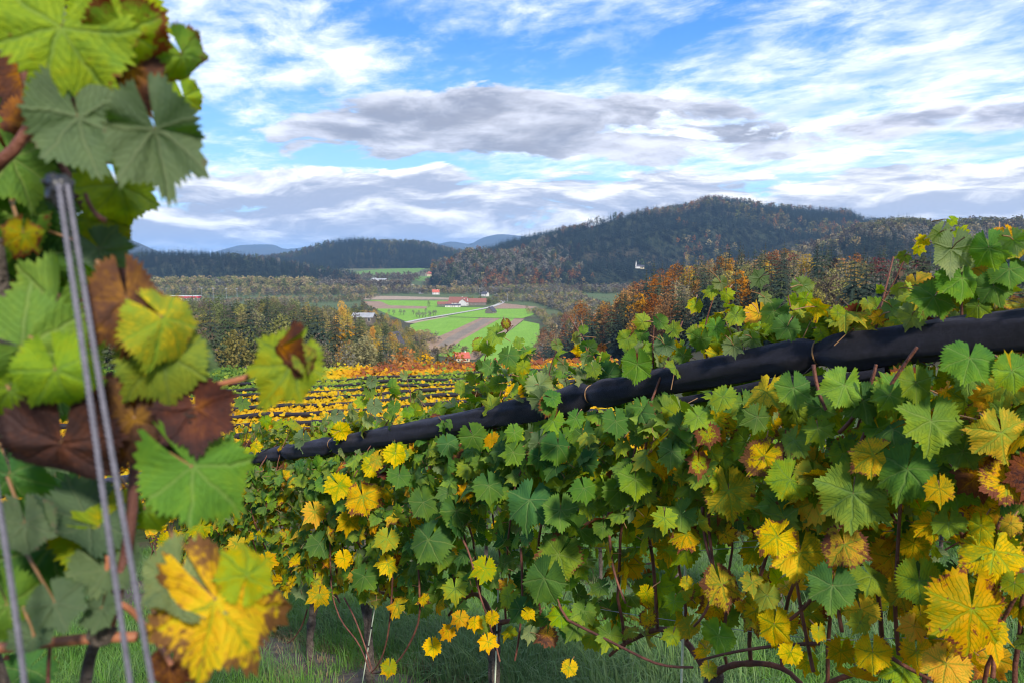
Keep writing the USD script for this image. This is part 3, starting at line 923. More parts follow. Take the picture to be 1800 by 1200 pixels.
single('broadleaf_tree', 'yellow', 911, 595, 420, 10, 'pale yellow bushy tree at the edge of the last meadow', 1.2)

# ------------------------------------------------------------------ valley trees
V_bush = [('spruce', low_spruce(21), L_spruce), ('grey', low_round(22), L_grey), ('brown', low_round(23), L_brown), ('olive', low_round(24), L_olive), ('pale', low_round(25), L_tan), ('green', low_round(26), L_green)]


def belt(name, label, pxs, n, depth, hgt, pick, seed, wob=4.0):
    """a belt of trees along a line of pixels"""
    rg_ = np.random.default_rng(seed)
    line = np.array([ground_hit(x, y, 450.0) for x, y in pxs])
    s = np.r_[0, np.cumsum(np.linalg.norm(np.diff(line[:, :2], axis=0), axis=1))]
    q = rg_.uniform(0, s[-1], n)
    x, y = np.interp(q, s, line[:, 0]), np.interp(q, s, line[:, 1]) + rg_.uniform(0, depth, n)
    x = x + rg_.normal(size=n) * wob
    z = ground_z(x, y)
    h = rg_.uniform(*hgt, n)
    pk = np.array(pick)
    w = pk[(np.clip(meshkit.noise(np.stack([x / 60, y / 60, 0 * x], -1), seed) + rg_.normal(size=n) * 0.18, 0, 0.999) * len(pk)).astype(int)]
    instancer(name, label, V_bush, np.stack([x, y, z - 0.4], -1), np.stack([h * 1.25, h * 1.25, h], -1), rg_.random(n) * 6.28, w)


belt('tree_belt', 'grey green belt of trees behind the pale ploughed field', [(620, 518), (700, 518), (760, 517), (900, 520)], 500, 150, (9, 16), [1, 2, 1, 3, 4, 2], 31)
belt('tree_belt', 'olive scrub and trees on the valley floor behind the left wood', [(-100, 522), (150, 522), (300, 523), (420, 522), (560, 521), (625, 521)], 1500, 260, (8, 19), [3, 4, 3, 5, 2, 4, 1], 42)
belt('tree_belt', 'tan scrub on the valley floor just beyond the left wood', [(-150, 541), (150, 540), (300, 540), (420, 538), (560, 534), (640, 530)], 1500, 200, (4, 9), [4, 3, 1, 4, 2, 5], 44)
belt('tree_belt', 'belt of bare grey poplars left of the short road', [(560, 511), (640, 510.5), (715, 510.5)], 300, 60, (17, 25), [1, 1, 2, 1], 32)
belt('tree_belt', 'brown trees above the poplar belt', [(470, 502), (560, 499), (620, 496), (700, 494), (722, 498)], 420, 220, (12, 20), [2, 1, 2, 0, 2], 33)
belt('tree_belt', 'pale green tree belt behind the red and white hall', [(-100, 513), (200, 513), (300, 512), (360, 512), (450, 512), (540, 512)], 900, 110, (18, 31), [3, 4, 3, 5, 3, 1], 34)
belt('tree_belt', 'dark copse between the white church and the valley floor', [(735, 507), (800, 505), (860, 505), (960, 508), (1010, 512)], 700, 330, (12, 20), [0, 0, 2, 1, 0, 2, 1], 35)
belt('tree_belt', 'scrubby olive belt along the river right of the farm', [(872, 528), (900, 531), (940, 533), (975, 540), (1000, 552)], 330, 80, (5, 13), [3, 1, 4, 1, 3], 36)
belt('tree_belt', 'olive and grey trees on the valley floor below the big hill', [(880, 520), (940, 524), (975, 545), (1060, 552), (1150, 550)], 2400, 620, (8, 17), [3, 1, 4, 1, 2, 5, 1], 43)
belt('tree_belt', 'dark mixed trees along the foot of the big hill', [(880, 514), (1000, 516), (1150, 517)], 1000, 260, (10, 20), [0, 2, 1, 3, 2, 5], 45)
belt('tree_belt', 'grey bushes beside the meadow at the foot of the right wood', [(935, 552), (950, 556), (965, 566), (975, 580)], 150, 70, (4, 9), [1, 4, 3, 1], 37)
belt('tree_belt', 'bushy trees around the farm buildings', [(820, 536), (850, 537), (885, 533)], 60, 45, (6, 14), [2, 1, 3, 5], 38)
belt('tree_belt', 'pale bushes under the near end of the ploughed strip', [(680, 600), (720, 596), (742, 600), (745, 610)], 160, 60, (4, 9), [3, 4, 4, 1], 39)
belt('tree_belt', 'brown scrub around the red roofed house', [(690, 628), (760, 628), (800, 622), (850, 632)], 180, 40, (3, 7), [2, 1, 4, 2], 40)
belt('tree_belt', 'trees around the village below the rounded hill', [(735, 484), (770, 485), (800, 487), (850, 490), (900, 494)], 260, 160, (9, 16), [2, 1, 0, 2], 41)

# round pollard willows on the meadow, and the lone tree
make_proto('pollard', tube([[0, 0, -0.4], [0, 0, 1.2], [0.1, 0, 2.4]], [0.35, 0.3, 0.36], 7), B_dark, crown(6.5, 2.5, 420, 0.3, 91, 0.42, lobes=6), L_grey, 6.5)
for i, (px, py, sc) in enumerate([(684, 552, 1), (692, 554, 1.1), (703.5, 553.5, 1.15), (710, 554, 1.1), (726.5, 553.5, 1.05), (736.5, 552, 0.8), (749, 550, 1), (733, 558, 1.1), (737, 559, 1.2), (743, 558.5, 1.1), (748, 558, 1.1), (754, 556, 1.2), (762, 555, 1.15), (765, 554, 1.1), (757, 557.5, 1.0)]):
    p = ground_hit(px, py, 500.0)
    tree('pollard_willow', 'pollard', p, 6.2 * sc, rg.uniform(0, 360), 'round grey pollard willow on the meadow beside the farm track', 'pollard willows on the meadow')
p = ground_hit(753.5, 541, 500.0)
tree('lone_tree', 'brown', p, 11, 30, 'lone brown leafy tree on the meadow left of the farm', None, 0.95)
p = ground_hit(947, 527, 500.0)
tree('poplar_tree', 'olive', p, 17, 30, 'tall pale olive tree rising above the river scrub', None, 0.7)

# ------------------------------------------------------------------ buildings in the valley
W_white = rough_mat('lime_wash', [(0.3, (0.46, 0.445, 0.42)), (0.7, (0.58, 0.565, 0.54))], scale=0.5)
W_cream = rough_mat('cream_render', [(0.3, (0.42, 0.35, 0.22)), (0.7, (0.5, 0.42, 0.28))], scale=0.5)
W_wood = rough_mat('grey_boards', [(0.3, (0.10, 0.085, 0.07)), (0.7, (0.17, 0.145, 0.12))], scale=1.5)
R_red = rough_mat('red_tiles', [(0.3, (0.34, 0.075, 0.05)), (0.7, (0.46, 0.12, 0.08))], scale=1.0)
R_brown = rough_mat('old_brown_tiles', [(0.3, (0.16, 0.065, 0.05)), (0.7, (0.25, 0.10, 0.075))], scale=1.0)
R_dark = rough_mat('dark_slate', [(0.3, (0.045, 0.045, 0.06)), (0.7, (0.08, 0.075, 0.09))], scale=1.0)
R_grey = rough_mat('grey_sheet', [(0.3, (0.22, 0.225, 0.235)), (0.7, (0.33, 0.335, 0.345))], scale=0.4)
W_glass = rough_mat('dark_panes', [(0.3, (0.03, 0.035, 0.04)), (0.7, (0.06, 0.065, 0.07))], scale=1.0, rough=0.25, spec=0.5)
W_frame = rough_mat('pale_stone_trim', [(0.3, (0.45, 0.44, 0.40)), (0.7, (0.55, 0.53, 0.5))], scale=1.0)


def gable_roof(w, d, h, rise, over=0.5, th=0.25):
    """two thick slopes, ridge along x"""
    pts = [(-d / 2 - over, h - over * rise / (d / 2)), (0, h + rise), (d / 2 + over, h - over * rise / (d / 2)), (d / 2 + over, h - over * rise / (d / 2) + th), (0, h + rise + th * 1.3), (-d / 2 - over, h - over * rise / (d / 2) + th)]
    m = trimesh.creation.extrude_polygon(Polygon(pts), w + 2 * over)
    m.apply_transform(np.array([[0, 0, 1, -(w / 2 + over)], [1, 0, 0, 0], [0, 1, 0, 0], [0, 0, 0, 1.0]]))
    return np.array(m.vertices), np.array(m.faces)


def house_body(w, d, h, rise):
    m = trimesh.creation.extrude_polygon(Polygon([(-d / 2, -1.5), (d / 2, -1.5), (d / 2, h), (0, h + rise - 0.02), (-d / 2, h)]), w)
    m.apply_transform(np.array([[0, 0, 1, -w / 2], [1, 0, 0, 0], [0, 1, 0, 0], [0, 0, 0, 1.0]]))
    return np.array(m.vertices), np.array(m.faces)


def windows(t, w, d, h, rows, cols, ww=1.1, wh=1.4, sides=(-1,)):
    for sgn in sides:
        for r in range(rows):
            for c in range(cols):
                x = -w / 2 + w * (c + 0.5) / cols
                z = h * (r + 0.5) / rows
                y = sgn * d / 2
                fr = obj('window', box(x - ww / 2 - 0.12, x + ww / 2 + 0.12, y - 0.06, y + 0.06, z - wh / 2 - 0.12, z + wh / 2 + 0.12), W_frame, t)
                obj('pane', box(x - ww / 2, x + ww / 2, y - 0.09, y + 0.09, z - wh / 2, z + wh / 2), W_glass, fr)


def house(label, px, py, w, d, h, rise, yaw, wall, roof, name='house', chimney=True, win=(2, 3), dist=None, category='house', group=None):
    p = ground_hit(px, py, 450.0) if dist is None else at(px, py, dist)
    t = thing(name, label, category, p, yaw, group)
    obj('wall', house_body(w, d, h, rise), wall, t)
    rf = obj('roof', gable_roof(w, d, h, rise), roof, t)
    if chimney:
        obj('chimney', box(w * 0.2, w * 0.2 + 0.9, -0.5, 0.4, h + rise * 0.5, h + rise + 1.2), W_frame, rf)
    if win:
        windows(t, w, d, h, *win)
        obj('door', box(-0.6, 0.6, -d / 2 - 0.1, -d / 2 + 0.05, 0, 2.2), W_wood, t)
    return t


# the farm: a cluster of long red roofs
house('long low red roofed barn at the left end of the farm', 781, 537.5, 22, 12, 3.0, 3.6, 8, W_wood, R_brown, 'barn', False, (1, 4), category='barn')
house('big brown roofed farmhouse in the middle of the farm', 806, 537, 30, 15, 5.0, 8.5, -12, W_white, R_brown, 'farmhouse', True, (2, 5))
house('white gabled house wedged between the farm barns', 815, 537.5, 9, 13, 6.0, 4.5, 70, W_white, R_brown, 'house', True, (2, 2))
house('long brown roofed barn at the right end of the farm', 832, 536.5, 42, 14, 5.0, 6.0, 3, W_wood, R_brown, 'barn', False, (1, 6), category='barn')
house('grey open shed in front of the big farmhouse', 796, 540, 24, 8, 3.0, 1.6, 2, W_white, R_dark, 'shed', False, (1, 4), category='shed')
house('dark roofed field hut alone on the green meadow', 863, 551, 11, 12, 3.2, 6.0, 62, W_wood, R_dark, 'hut', False, (1, 2), category='hut')
house('white house with bright red roof among the trees above the farm', 766, 518, 14, 11, 5.0, 5.0, 10, W_white, R_red, 'house', True, (2, 3))
house('small white house on the slope right of the farm', 864, 511.5, 15, 11, 5.0, 4.0, -15, W_white, R_grey, 'house', True, (2, 3))
house('white house partly hidden by the trees beyond the farm road', 853, 521, 12, 10, 5.0, 4.0, -30, W_white, R_dark, 'house', True, (2, 3))
house('cream house with red roof left of the white church', 757, 484.5, 15, 12, 7.0, 5.0, 5, W_cream, R_red, 'house', True, (2, 3))
house('cream house with red roof farthest left below the white church', 752, 485.5, 13, 12, 6.0, 5.0, 40, W_cream, R_brown, 'house', True, (2, 3))
house('red roofed house between the cream house and the white church', 766, 483, 16, 12, 6.0, 6.0, -20, W_wood, R_red, 'house', True, (2, 3))
house('white house high in the dark trees right of the village', 842, 487, 18, 13, 8.0, 6.0, 25, W_cream, R_dark, 'house', True, (2, 3))
house('white house on the left rim of the far fields', 616, 486, 20, 12, 6.0, 4.0, 5, W_white, R_grey, 'house', True, (2, 3))
house('pale gabled house amid the brown trees left of the road', 658, 496, 16, 12, 6.0, 5.0, 50, W_white, R_grey, 'house', True, (2, 2))
house('long pale house amid the brown trees left of the road', 671, 495.5, 28, 12, 5.0, 4.0, 4, W_white, R_grey, 'house', False, (1, 5))
house('white roofed shed at the left end of the poplar belt', 590, 507, 26, 12, 5.0, 3.0, -8, W_white, R_grey, 'shed', False, (1, 4), category='shed')
house('white flat shed seen between the steel wires', 160, 527, 40, 14, 6.0, 2.0, 4, W_white, R_grey, 'shed', False, (1, 6), category='shed')
house('red hipped roof house below the meadows behind the vine shoots', 812, 634, 10.5, 9, 3.0, 3.6, 14, W_cream, R_red, 'house', True, (1, 3))
house('dark steep gabled barn at the edge of the left wood', 692, 619, 8, 9, 3.5, 6.5, 63, W_wood, R_dark, 'barn', False, (1, 3), dist=400, category='barn')
house('low grey roofed shed half hidden in the yellow trees', 640, 566, 10, 6, 2.6, 1.6, -6, W_wood, R_grey, 'shed', False, (1, 3), dist=390, category='shed')


def church(label, px, py, s, yaw, nave, dist=None):
    p = ground_hit(px, py, 450.0) if dist is None else at(px, py, dist)
    t = thing('church', label, 'church', p, yaw)
    m, f = house_body(18 * s, 9 * s, 9 * s, 6 * s)
    obj('nave', (m + [12 * s, 0, 0], f), nave, t)
    m, f = gable_roof(18 * s, 9 * s, 9 * s, 6 * s)
    obj('roof', (m + [12 * s, 0, 0], f), R_dark, t)
    tw = obj('tower', box(-2.6 * s, 2.6 * s, -2.6 * s, 2.6 * s, -1.5, 20 * s), W_white, t)
    obj('cornice', box(-3 * s, 3 * s, -3 * s, 3 * s, 20 * s, 20.7 * s), W_frame, tw)
    c = trimesh.creation.cone(3.1 * s, 17 * s, sections=8)
    c.apply_translation([0, 0, 20.7 * s])
    obj('spire', c, W_white if nave is W_white else R_grey, t)
    for a in range(4):
        b, f = box(-0.6 * s, 0.6 * s, -2.7 * s, -2.55 * s, 15 * s, 18 * s)
        R = trimesh.transformations.rotation_matrix(a * math.pi / 2, [0, 0, 1])[:3, :3]
        obj('window', (b @ R.T, f), W_glass, tw)
    for x in (7, 12, 17):
        obj('window', box((x - 0.6) * s, (x + 0.6) * s, -4.62 * s, -4.45 * s, 3 * s, 7 * s), W_glass, t)


church('small white village church with a slim pale spire and cream nave', 786, 485, 1.05, -25, W_cream)
church('white hill church with a sharp spire above the right wood', 1118, 471, 0.46, -8, W_white, dist=1900)
house('pale long parish house beside the hill church', 1129, 472, 9, 9, 4.0, 3.5, -6, W_cream, R_dark, 'house', False, (1, 4), dist=1910)

# the long red and white hall on the valley floor
p = ground_hit(327, 529, 450.0)
t = thing('hall', 'long white hall with a red upper band at the edge of the valley', 'hall', p, 3)
HR = rough_mat('red_cladding', [(0.3, (0.45, 0.03, 0.05)), (0.7, (0.55, 0.05, 0.07))], scale=0.3)
obj('wall', box(-24, 24, -8, 8, -2, 5.0), W_white, t)
obj('red_band', box(-24.6, 24.6, -8.6, 8.6, 5.0, 8.5), HR, t)
obj('roof', box(-25, 25, -9, 9, 8.5, 9.2), W_white, t)
for k in range(9):
    obj('panel', box(-22.5 + k * 5, -19.0 + k * 5, -8.75, -8.55, 5.8, 7.8), R_brown, t)
for px, py, lab in ((355, 524, 'first light mast right of the red and white hall'), (375, 524, 'second light mast right of the red and white hall'), (398, 525, 'third light mast right of the red and white hall'), (417, 525, 'tallest light mast, farthest right of the red and white hall')):
    p = ground_hit(px, py, 450.0)
    t = thing('light_mast', lab, 'mast', p)
    obj('pole', tube([[0, 0, -1], [0, 0, 9], [0, 0, 18]], [0.35, 0.28, 0.2], 6), R_grey, t)
    obj('lamp_head', box(-1.6, 1.6, -0.4, 0.4, 17.6, 19.2), R_grey, t)
for px, py, lab in ((892, 531, 'thin white pole left of the river scrub'), (843, 519, 'thin white pole above the right farm barn')):
    p = ground_hit(px, py, 450.0)
    t = thing('power_pole', lab, 'pole', p)
    obj('pole', tube([[0, 0, -1], [0, 0, 8], [0, 0, 15]], [0.3, 0.25, 0.2], 6), R_grey, t)
    obj('cross_arm', box(-1.8, 1.8, -0.15, 0.15, 13.4, 13.8), R_grey, t)
# the pale quarry face among the yellow trees
tag(obj('quarry', hill_mesh([(606, 562), (620, 556), (640, 553), (650, 560)], 400, 16, 30, 606, 650, step=4, seed=3, rough=1.2, rows=12, base=-58.0), rough_mat('pale_rock', [(0.3, (0.22, 0.21, 0.2)), (0.7, (0.45, 0.43, 0.4))], scale=0.4, bump=0.6)), 'pale grey quarry face among the yellow trees', kind='structure')

# ------------------------------------------------------------------ vine leaves
def leaf_material(name, gloss=0.5, trans=0.32):
    g = Graph()
    lp = g.n('separate_xyz', vector=g.n('attribute', attribute='leafpos').vector)
    lk = g.n('separate_xyz', vector=g.n('attribute', attribute='look').vector)
    x, y, seed = lp.x, lp.y, lp.z
    age, rho, burn = lk.x, lk.y, lk.z
    wob = g.n('separate_color', color=g.noise(g.vec(x, y, g.mul(seed, 29.0)), 1.8, 3.0, 0.6).color)
    x = g.add(x, g.mul(g.sub(wob.r, 0.5), 0.22))
    y = g.add(y, g.mul(g.sub(wob.g, 0.5), 0.22))
    ax = g.m('absolute', x)
    # the main veins: rays from the stalk
    best, along = None, None
    for ang, w in ((0.0, 1.0), (0.88, 1.0), (1.85, 1.0)):
        sn, cs = math.sin(ang), math.cos(ang)
        perp = g.m('absolute', g.sub(g.mul(ax, cs), g.mul(y, sn)))
        al = g.add(g.mul(ax, sn), g.mul(y, cs))
        perp = g.add(perp, g.mul(g.m('less_than', al, 0.0), 3.0))
        if best is None:
            best, along = perp, al
        else:
            use = g.m('less_than', perp, best)
            best_new = g.m('minimum', perp, best)
            along = g.add(g.mul(use, al), g.mul(g.sub(1.0, use), along))
            best = best_new
    main = g.step(best, 0.012, 0.042, 1.0, 0.0)
    ph = g.mul(g.sub(along, g.mul(best, 0.95)), 8.5)
    tri = g.m('absolute', g.sub(g.m('fraction', ph), 0.5))
    side = g.mul(g.step(tri, 0.04, 0.16, 1.0, 0.0), g.step(best, 0.55, 0.35))
    vein = g.m('maximum', main, g.mul(side, 0.55))
    pv = g.vec(x, y, g.mul(seed, 37.0))
    n1 = g.noise(pv, 2.6, 4.0, 0.6).fac
    n2 = g.noise(pv, 11.0, 4.0, 0.65).fac
    mid = g.m('multiply', g.step(age, 0.15, 0.45), g.step(age, 0.97, 0.75), clamp=True)
    a = g.add(age, g.mul(g.sub(n1, 0.5), g.lin(mid, 0, 1, 0.25, 0.55)))
    a = g.add(a, g.mul(g.sub(n2, 0.5), g.lin(mid, 0, 1, 0.10, 0.32)))
    a = g.sub(a, g.mul(g.mul(vein, mid), 0.15))
    # scorched edges and spots
    e = g.add(g.add(rho, g.mul(g.sub(n1, 0.5), 1.5)), g.mul(g.sub(n2, 0.5), 0.9))
    scorch = g.step(g.add(e, g.mul(burn, 1.05)), 1.28, 1.50)
    spots = g.mul(g.step(g.add(g.noise(pv, 5.0, 4.0, 0.62).fac, g.mul(burn, 0.24)), 0.735, 0.785), g.step(burn, 0.12, 0.35))
    scorch = g.m('maximum', scorch, g.mul(spots, 0.9))
    col = g.ramp(a, [(0.0, (0.048, 0.125, 0.034)), (0.18, (0.108, 0.205, 0.030)), (0.34, (0.225, 0.31, 0.026)), (0.48, (0.27, 0.27, 0.014)), (0.62, (0.60, 0.385, 0.008)), (0.76, (0.64, 0.31, 0.007)), (0.86, (0.28, 0.12, 0.02)), (0.94, (0.11, 0.047, 0.028)), (1.0, (0.05, 0.029, 0.026))])
    pale = g.mix(0.5, col, (0.30, 0.34, 0.12))
    col = g.mix(g.mul(main, g.step(age, 0.5, 0.2, 0.0, 0.42)), col, pale)
    col = g.mix(scorch, col, g.mix(n2, (0.085, 0.03, 0.016), (0.24, 0.10, 0.04)))
    tint = g.m('fraction', g.mul(seed, 91.7))
    col = g.n('hsv', hue=g.lin(tint, 0, 1, 0.485, 0.515), saturation=g.lin(g.m('fraction', g.mul(seed, 17.3)), 0, 1, 0.97, 1.08), value=g.lin(g.m('fraction', g.mul(seed, 53.1)), 0, 1, 0.76, 1.18), fac=1.0, color=col).color
    under = g.mix(0.45, g.n('hsv', hue=0.5, saturation=0.7, value=1.0, fac=1.0, color=col).color, (0.115, 0.155, 0.085))
    face = g.mix(g.mul(g.n('geometry').backfacing, g.step(age, 0.58, 0.34)), col, under)
    hgt = g.sub(g.mul(n2, 0.5), g.add(g.mul(vein, 0.75), 0.0))
    nrm = g.n('bump', height=hgt, strength=0.55, distance=0.006).normal
    s = g.n('principled_bsdf', base_color=face, roughness=g.lin(n2, 0.3, 0.7, gloss, gloss + 0.18), specular_ior_level=0.09, normal=nrm).BSDF
    tcol = g.n('hsv', hue=0.49, saturation=1.25, value=1.35, fac=1.0, color=col).color
    t = g.n('translucent_bsdf', color=tcol, normal=nrm).BSDF
    return g.make(name, surface=g.n('mix_closure', fac=trans, closure1=s, closure2=t).closure)


M_leaf = leaf_material('vine_leaf')
M_cane = rough_mat('vine_cane', [(0.3, (0.085, 0.032, 0.024)), (0.7, (0.20, 0.075, 0.045))], scale=22.0, rough=0.6, bump=0.4, spec=0.3)
M_petiole = rough_mat('vine_stalk', [(0.3, (0.20, 0.11, 0.045)), (0.7, (0.28, 0.15, 0.07))], scale=12.0, rough=0.5, spec=0.3)
M_trunk = rough_mat('vine_trunk', [(0.3, (0.045, 0.034, 0.028)), (0.55, (0.12, 0.095, 0.078)), (0.75, (0.22, 0.18, 0.15))], scale=26.0, detail=6.0, rough=0.95, bump=1.0)


def leaf_grid(n, rings, seed, toothy=0.07, lobed=1.0):
    """outline and inner rings of a five lobed toothed leaf of unit size; the stalk joins at the origin and the tip points along +y"""
    rg_ = np.random.default_rng(seed)
    ph = np.linspace(-math.pi + 0.13, math.pi - 0.13, n)
    L = [(rg_.normal() * 0.05, 1.0, 0.47), (0.92, 0.94, 0.49), (-0.92, 0.94, 0.49), (1.84, 0.85, 0.52), (-1.84, 0.85, 0.52), (2.60, 0.72, 0.44), (-2.60, 0.72, 0.44)]
    R = sum((l * rg_.uniform(0.93, 1.07) * np.exp(-((ph - c) / w) ** 2 * lobed)) ** 4 for c, l, w in L) ** 0.25
    R = np.maximum(R, rg_.uniform(0.64, 0.82))
    teeth = np.where(np.arange(n) % 2 == 0, 1.0, -1.0) * rg_.uniform(0.2, 1.6, n) * toothy * 1.15
    R = R * (1 + teeth)
    P, RHO, F = [np.zeros((1, 2))], [np.zeros(1)], []
    prev, start = None, 1
    inner = n // 2
    for q, rho in enumerate(rings):
        last = q == len(rings) - 1
        k = n if last else inner
        idx = np.arange(n) if last else np.linspace(0, n - 1, inner).round().astype(int)
        Rs = R[idx] if last else np.convolve(np.pad(R, 2, mode='edge'), np.ones(5) / 5, 'valid')[idx]
        P.append(np.stack([np.sin(ph[idx]) * Rs * rho, np.cos(ph[idx]) * Rs * rho], 1))
        RHO.append(np.full(k, rho))
        cur = np.arange(start, start + k)
        if prev is None:
            F += [[0, cur[i + 1], cur[i]] for i in range(k - 1)]
        elif len(prev) == k:
            for i in range(k - 1):
                F += [[prev[i], cur[i + 1], cur[i]], [prev[i], prev[i + 1], cur[i + 1]]]
        else:
            j = 0
            m = len(prev)
            for i in range(k - 1):
                tgt = (i + 1) * (m - 1) / (k - 1)
                F.append([prev[j], cur[i + 1], cur[i]])
                if round(tgt) > j:
                    F.append([prev[j], prev[j + 1], cur[i + 1]])
                    j += 1
        prev, start = cur, start + k
    return np.vstack(P), np.concatenate(RHO), np.array(F)


GRID_HI = [leaf_grid(84, (0.25, 0.5, 0.78, 1.0), 100 + k, 0.055, lobed=[1, 1.25, .9, 1.1][k]) for k in range(4)]
GRID_MID = [leaf_grid(44, (0.36, 0.7, 1.0), 200 + k, 0.075, lobed=0.75 + 0.09 * k) for k in range(10)]
GRID_LOW = [leaf_grid(14, (1.0,), 300 + k, 0.10) for k in range(4)]


def make_leaf(grid, size, base, tip, normal, age, burn, rg_, fold=None, droop=None, wave=None, curl=0.0, grad=0.0):
    """world vertices, faces and the two colour attributes of one leaf"""
    P, RHO, F = grid
    x, y = P[:, 0], P[:, 1]
    x = x * rg_.uniform(0.84, 1.1)
    fold = rg_.uniform(0.0, 0.65) if fold is None else fold
    droop = rg_.uniform(-0.1, 0.6) if droop is None else droop
    wave = rg_.uniform(0.06, 0.19) if wave is None else wave
    ph = np.arctan2(x, y)
    rr = np.hypot(x, y)
    z = -fold * np.abs(x) * 0.7 - droop * np.sign(y) * y * y * 0.6
    z = z + wave * rr ** 2 * np.cos(ph * rg_.integers(2, 5) + rg_.uniform(0, 6.28)) + wave * 0.7 * rr ** 2 * np.cos(ph * rg_.integers(5, 9) + rg_.uniform(0, 6.28))
    z = z + rg_.uniform(-0.22, 0.16) * rr ** 2 + 0.22 * (meshkit.noise(np.stack([x * 1.7 + rg_.uniform(0, 50), y * 1.7, 0 * x], 1), 2) - 0.5) * rr
    # quilted between the veins
    for ang in (0.44, 1.35):
        z = z + 0.055 * np.exp(-((np.abs(ph) - ang) / 0.25) ** 2) * np.sin(np.clip(RHO, 0, 1) * math.pi)
    v = np.stack([x, y, z], 1)
    if curl:
        a = curl * np.clip(y + 0.2, 0, None)
        c, s = np.cos(a), np.sin(a)
        v = np.stack([v[:, 0], v[:, 1] * c - 0 * s, v[:, 2] - v[:, 1] * s], 1)
    t = np.asarray(tip, float)
    nr = np.asarray(normal, float)
    nr = nr / np.linalg.norm(nr)
    t = t - nr * (t @ nr)
    t /= np.linalg.norm(t) + 1e-9
    X = np.cross(t, nr)
    W = np.asarray(base) + size * (v[:, :1] * X + v[:, 1:2] * t + v[:, 2:3] * nr)
    seed = rg_.random()
    tilt = rg_.uniform(-1, 1)
    ages = age + grad * (y * 0.6 + x * tilt * 0.5) + rg_.uniform(0.0, 0.12) * (RHO - 0.5)
    lp = np.stack([x, y, np.full(len(x), seed)], 1)
    lk = np.stack([np.clip(ages, 0, 1), RHO, np.full(len(x), burn)], 1)
    return W, F, lp, lk


def vert_normals(v, f):
    n = np.zeros_like(v)
    fn = np.cross(v[f[:, 1]] - v[f[:, 0]], v[f[:, 2]] - v[f[:, 0]])
    for k in range(3):
        np.add.at(n, f[:, k], fn)
    return n / (np.linalg.norm(n, axis=1, keepdims=True) + 1e-12)


def put_mesh(path, v, f, mat, lp=None, lk=None, smooth=True):
    m = UsdGeom.Mesh.Define(stage, path)
    m.CreatePointsAttr(Vt.Vec3fArray.FromNumpy(np.ascontiguousarray(v, np.float32)))
    m.CreateFaceVertexCountsAttr(Vt.IntArray.FromNumpy(np.full(len(f), 3, np.int32)))
    m.CreateFaceVertexIndicesAttr(Vt.IntArray.FromNumpy(np.ascontiguousarray(f, np.int32).ravel()))
    m.CreateSubdivisionSchemeAttr('none')
    if smooth:
        m.CreateNormalsAttr(Vt.Vec3fArray.FromNumpy(vert_normals(v, f).astype(np.float32)))
        m.SetNormalsInterpolation('vertex')
    api = UsdGeom.PrimvarsAPI(m)
    for nm, a in (('leafpos', lp), ('look', lk)):
        if a is not None:
            api.CreatePrimvar(nm, Sdf.ValueTypeNames.Float3Array, 'vertex').Set(Vt.Vec3fArray.FromNumpy(np.ascontiguousarray(a, np.float32)))
    UsdShade.MaterialBindingAPI.Apply(m.GetPrim()).Bind(mat)
    return m.GetPrim()


def put_leaf(parent, leaf, origin, label=None):
    W, F, lp, lk = leaf
    pr = put_mesh(path_for('leaf', parent), W - origin, F, M_leaf, lp, lk)
    if label:
        tag(pr, label)
    return pr


def put_leaves(parent, name, leaves, origin):
    n, V, F, A, B = 0, [], [], [], []
    for W, f, lp, lk in leaves:
        V.append(W - origin)
        F.append(f + n)
        A.append(lp)
        B.append(lk)
        n += len(W)
    pr = put_mesh(path_for(name, parent), np.vstack(V), np.vstack(F), M_leaf, np.vstack(A), np.vstack(B))
    return tag(pr, kind='stuff')


# ------------------------------------------------------------------ the long row across the picture
RA, RB = at(1800, 575, 1.75), at(425, 805, 6.0)
ROW_U = (RB - RA)[:2] / np.linalg.norm((RB - RA)[:2])       # downhill along the row
ROW_N = np.array([ROW_U[1], -ROW_U[0]])
if ROW_N @ RA[:2] < 0:
    ROW_N = -ROW_N                                           # away from the camera
ROW_C = ROW_N @ RA[:2]
NC3 = np.array([-ROW_N[0], -ROW_N[1], 0.0])                  # from the row towards us
U3 = np.array([ROW_U[0], ROW_U[1], 0.0])
SLOPE = (RB - RA)[2] / np.linalg.norm((RB - RA)[:2])


def on_row(px, py, off=0.0):
    """the point seen at a pixel on the upright plane of the row, OFF metres in front of it"""
    r = ray(px, py)
    return CAM + r * ((ROW_C - off) / (ROW_N @ r[:2]))


NET_PX = [(1800, 575), (1720, 583), (1600, 598), (1500, 611), (1440, 618), (1380, 626), (1300, 641), (1200, 660), (1100, 680), (1000, 700), (900, 721), (800, 741), (700, 760), (600, 777), (520, 790), (425, 806)]
NET = np.array([on_row(*p) for p in NET_PX])
d0 = NET[0] - NET[2]
d1 = NET[-1] - NET[-3]
NET = np.vstack([NET[0] + d0 / np.linalg.norm(d0) * 1.3, NET, NET[-1] + d1 / np.linalg.norm(d1) * 2.5, NET[-1] + d1 / np.linalg.norm(d1) * 9.0])
NET_S = NET[:, :2] @ ROW_U


def row_point(s, h, off):
    """S along the row, H above the net line, OFF towards us"""
    z = np.interp(s, NET_S, NET[:, 2])
    xy = ROW_U * s + ROW_N * (ROW_C - off)
    return np.array([xy[0], xy[1], z + h])


def row_s(px, py=800):
    return float(on_row(px, py)[:2] @ ROW_U)


M_net = None


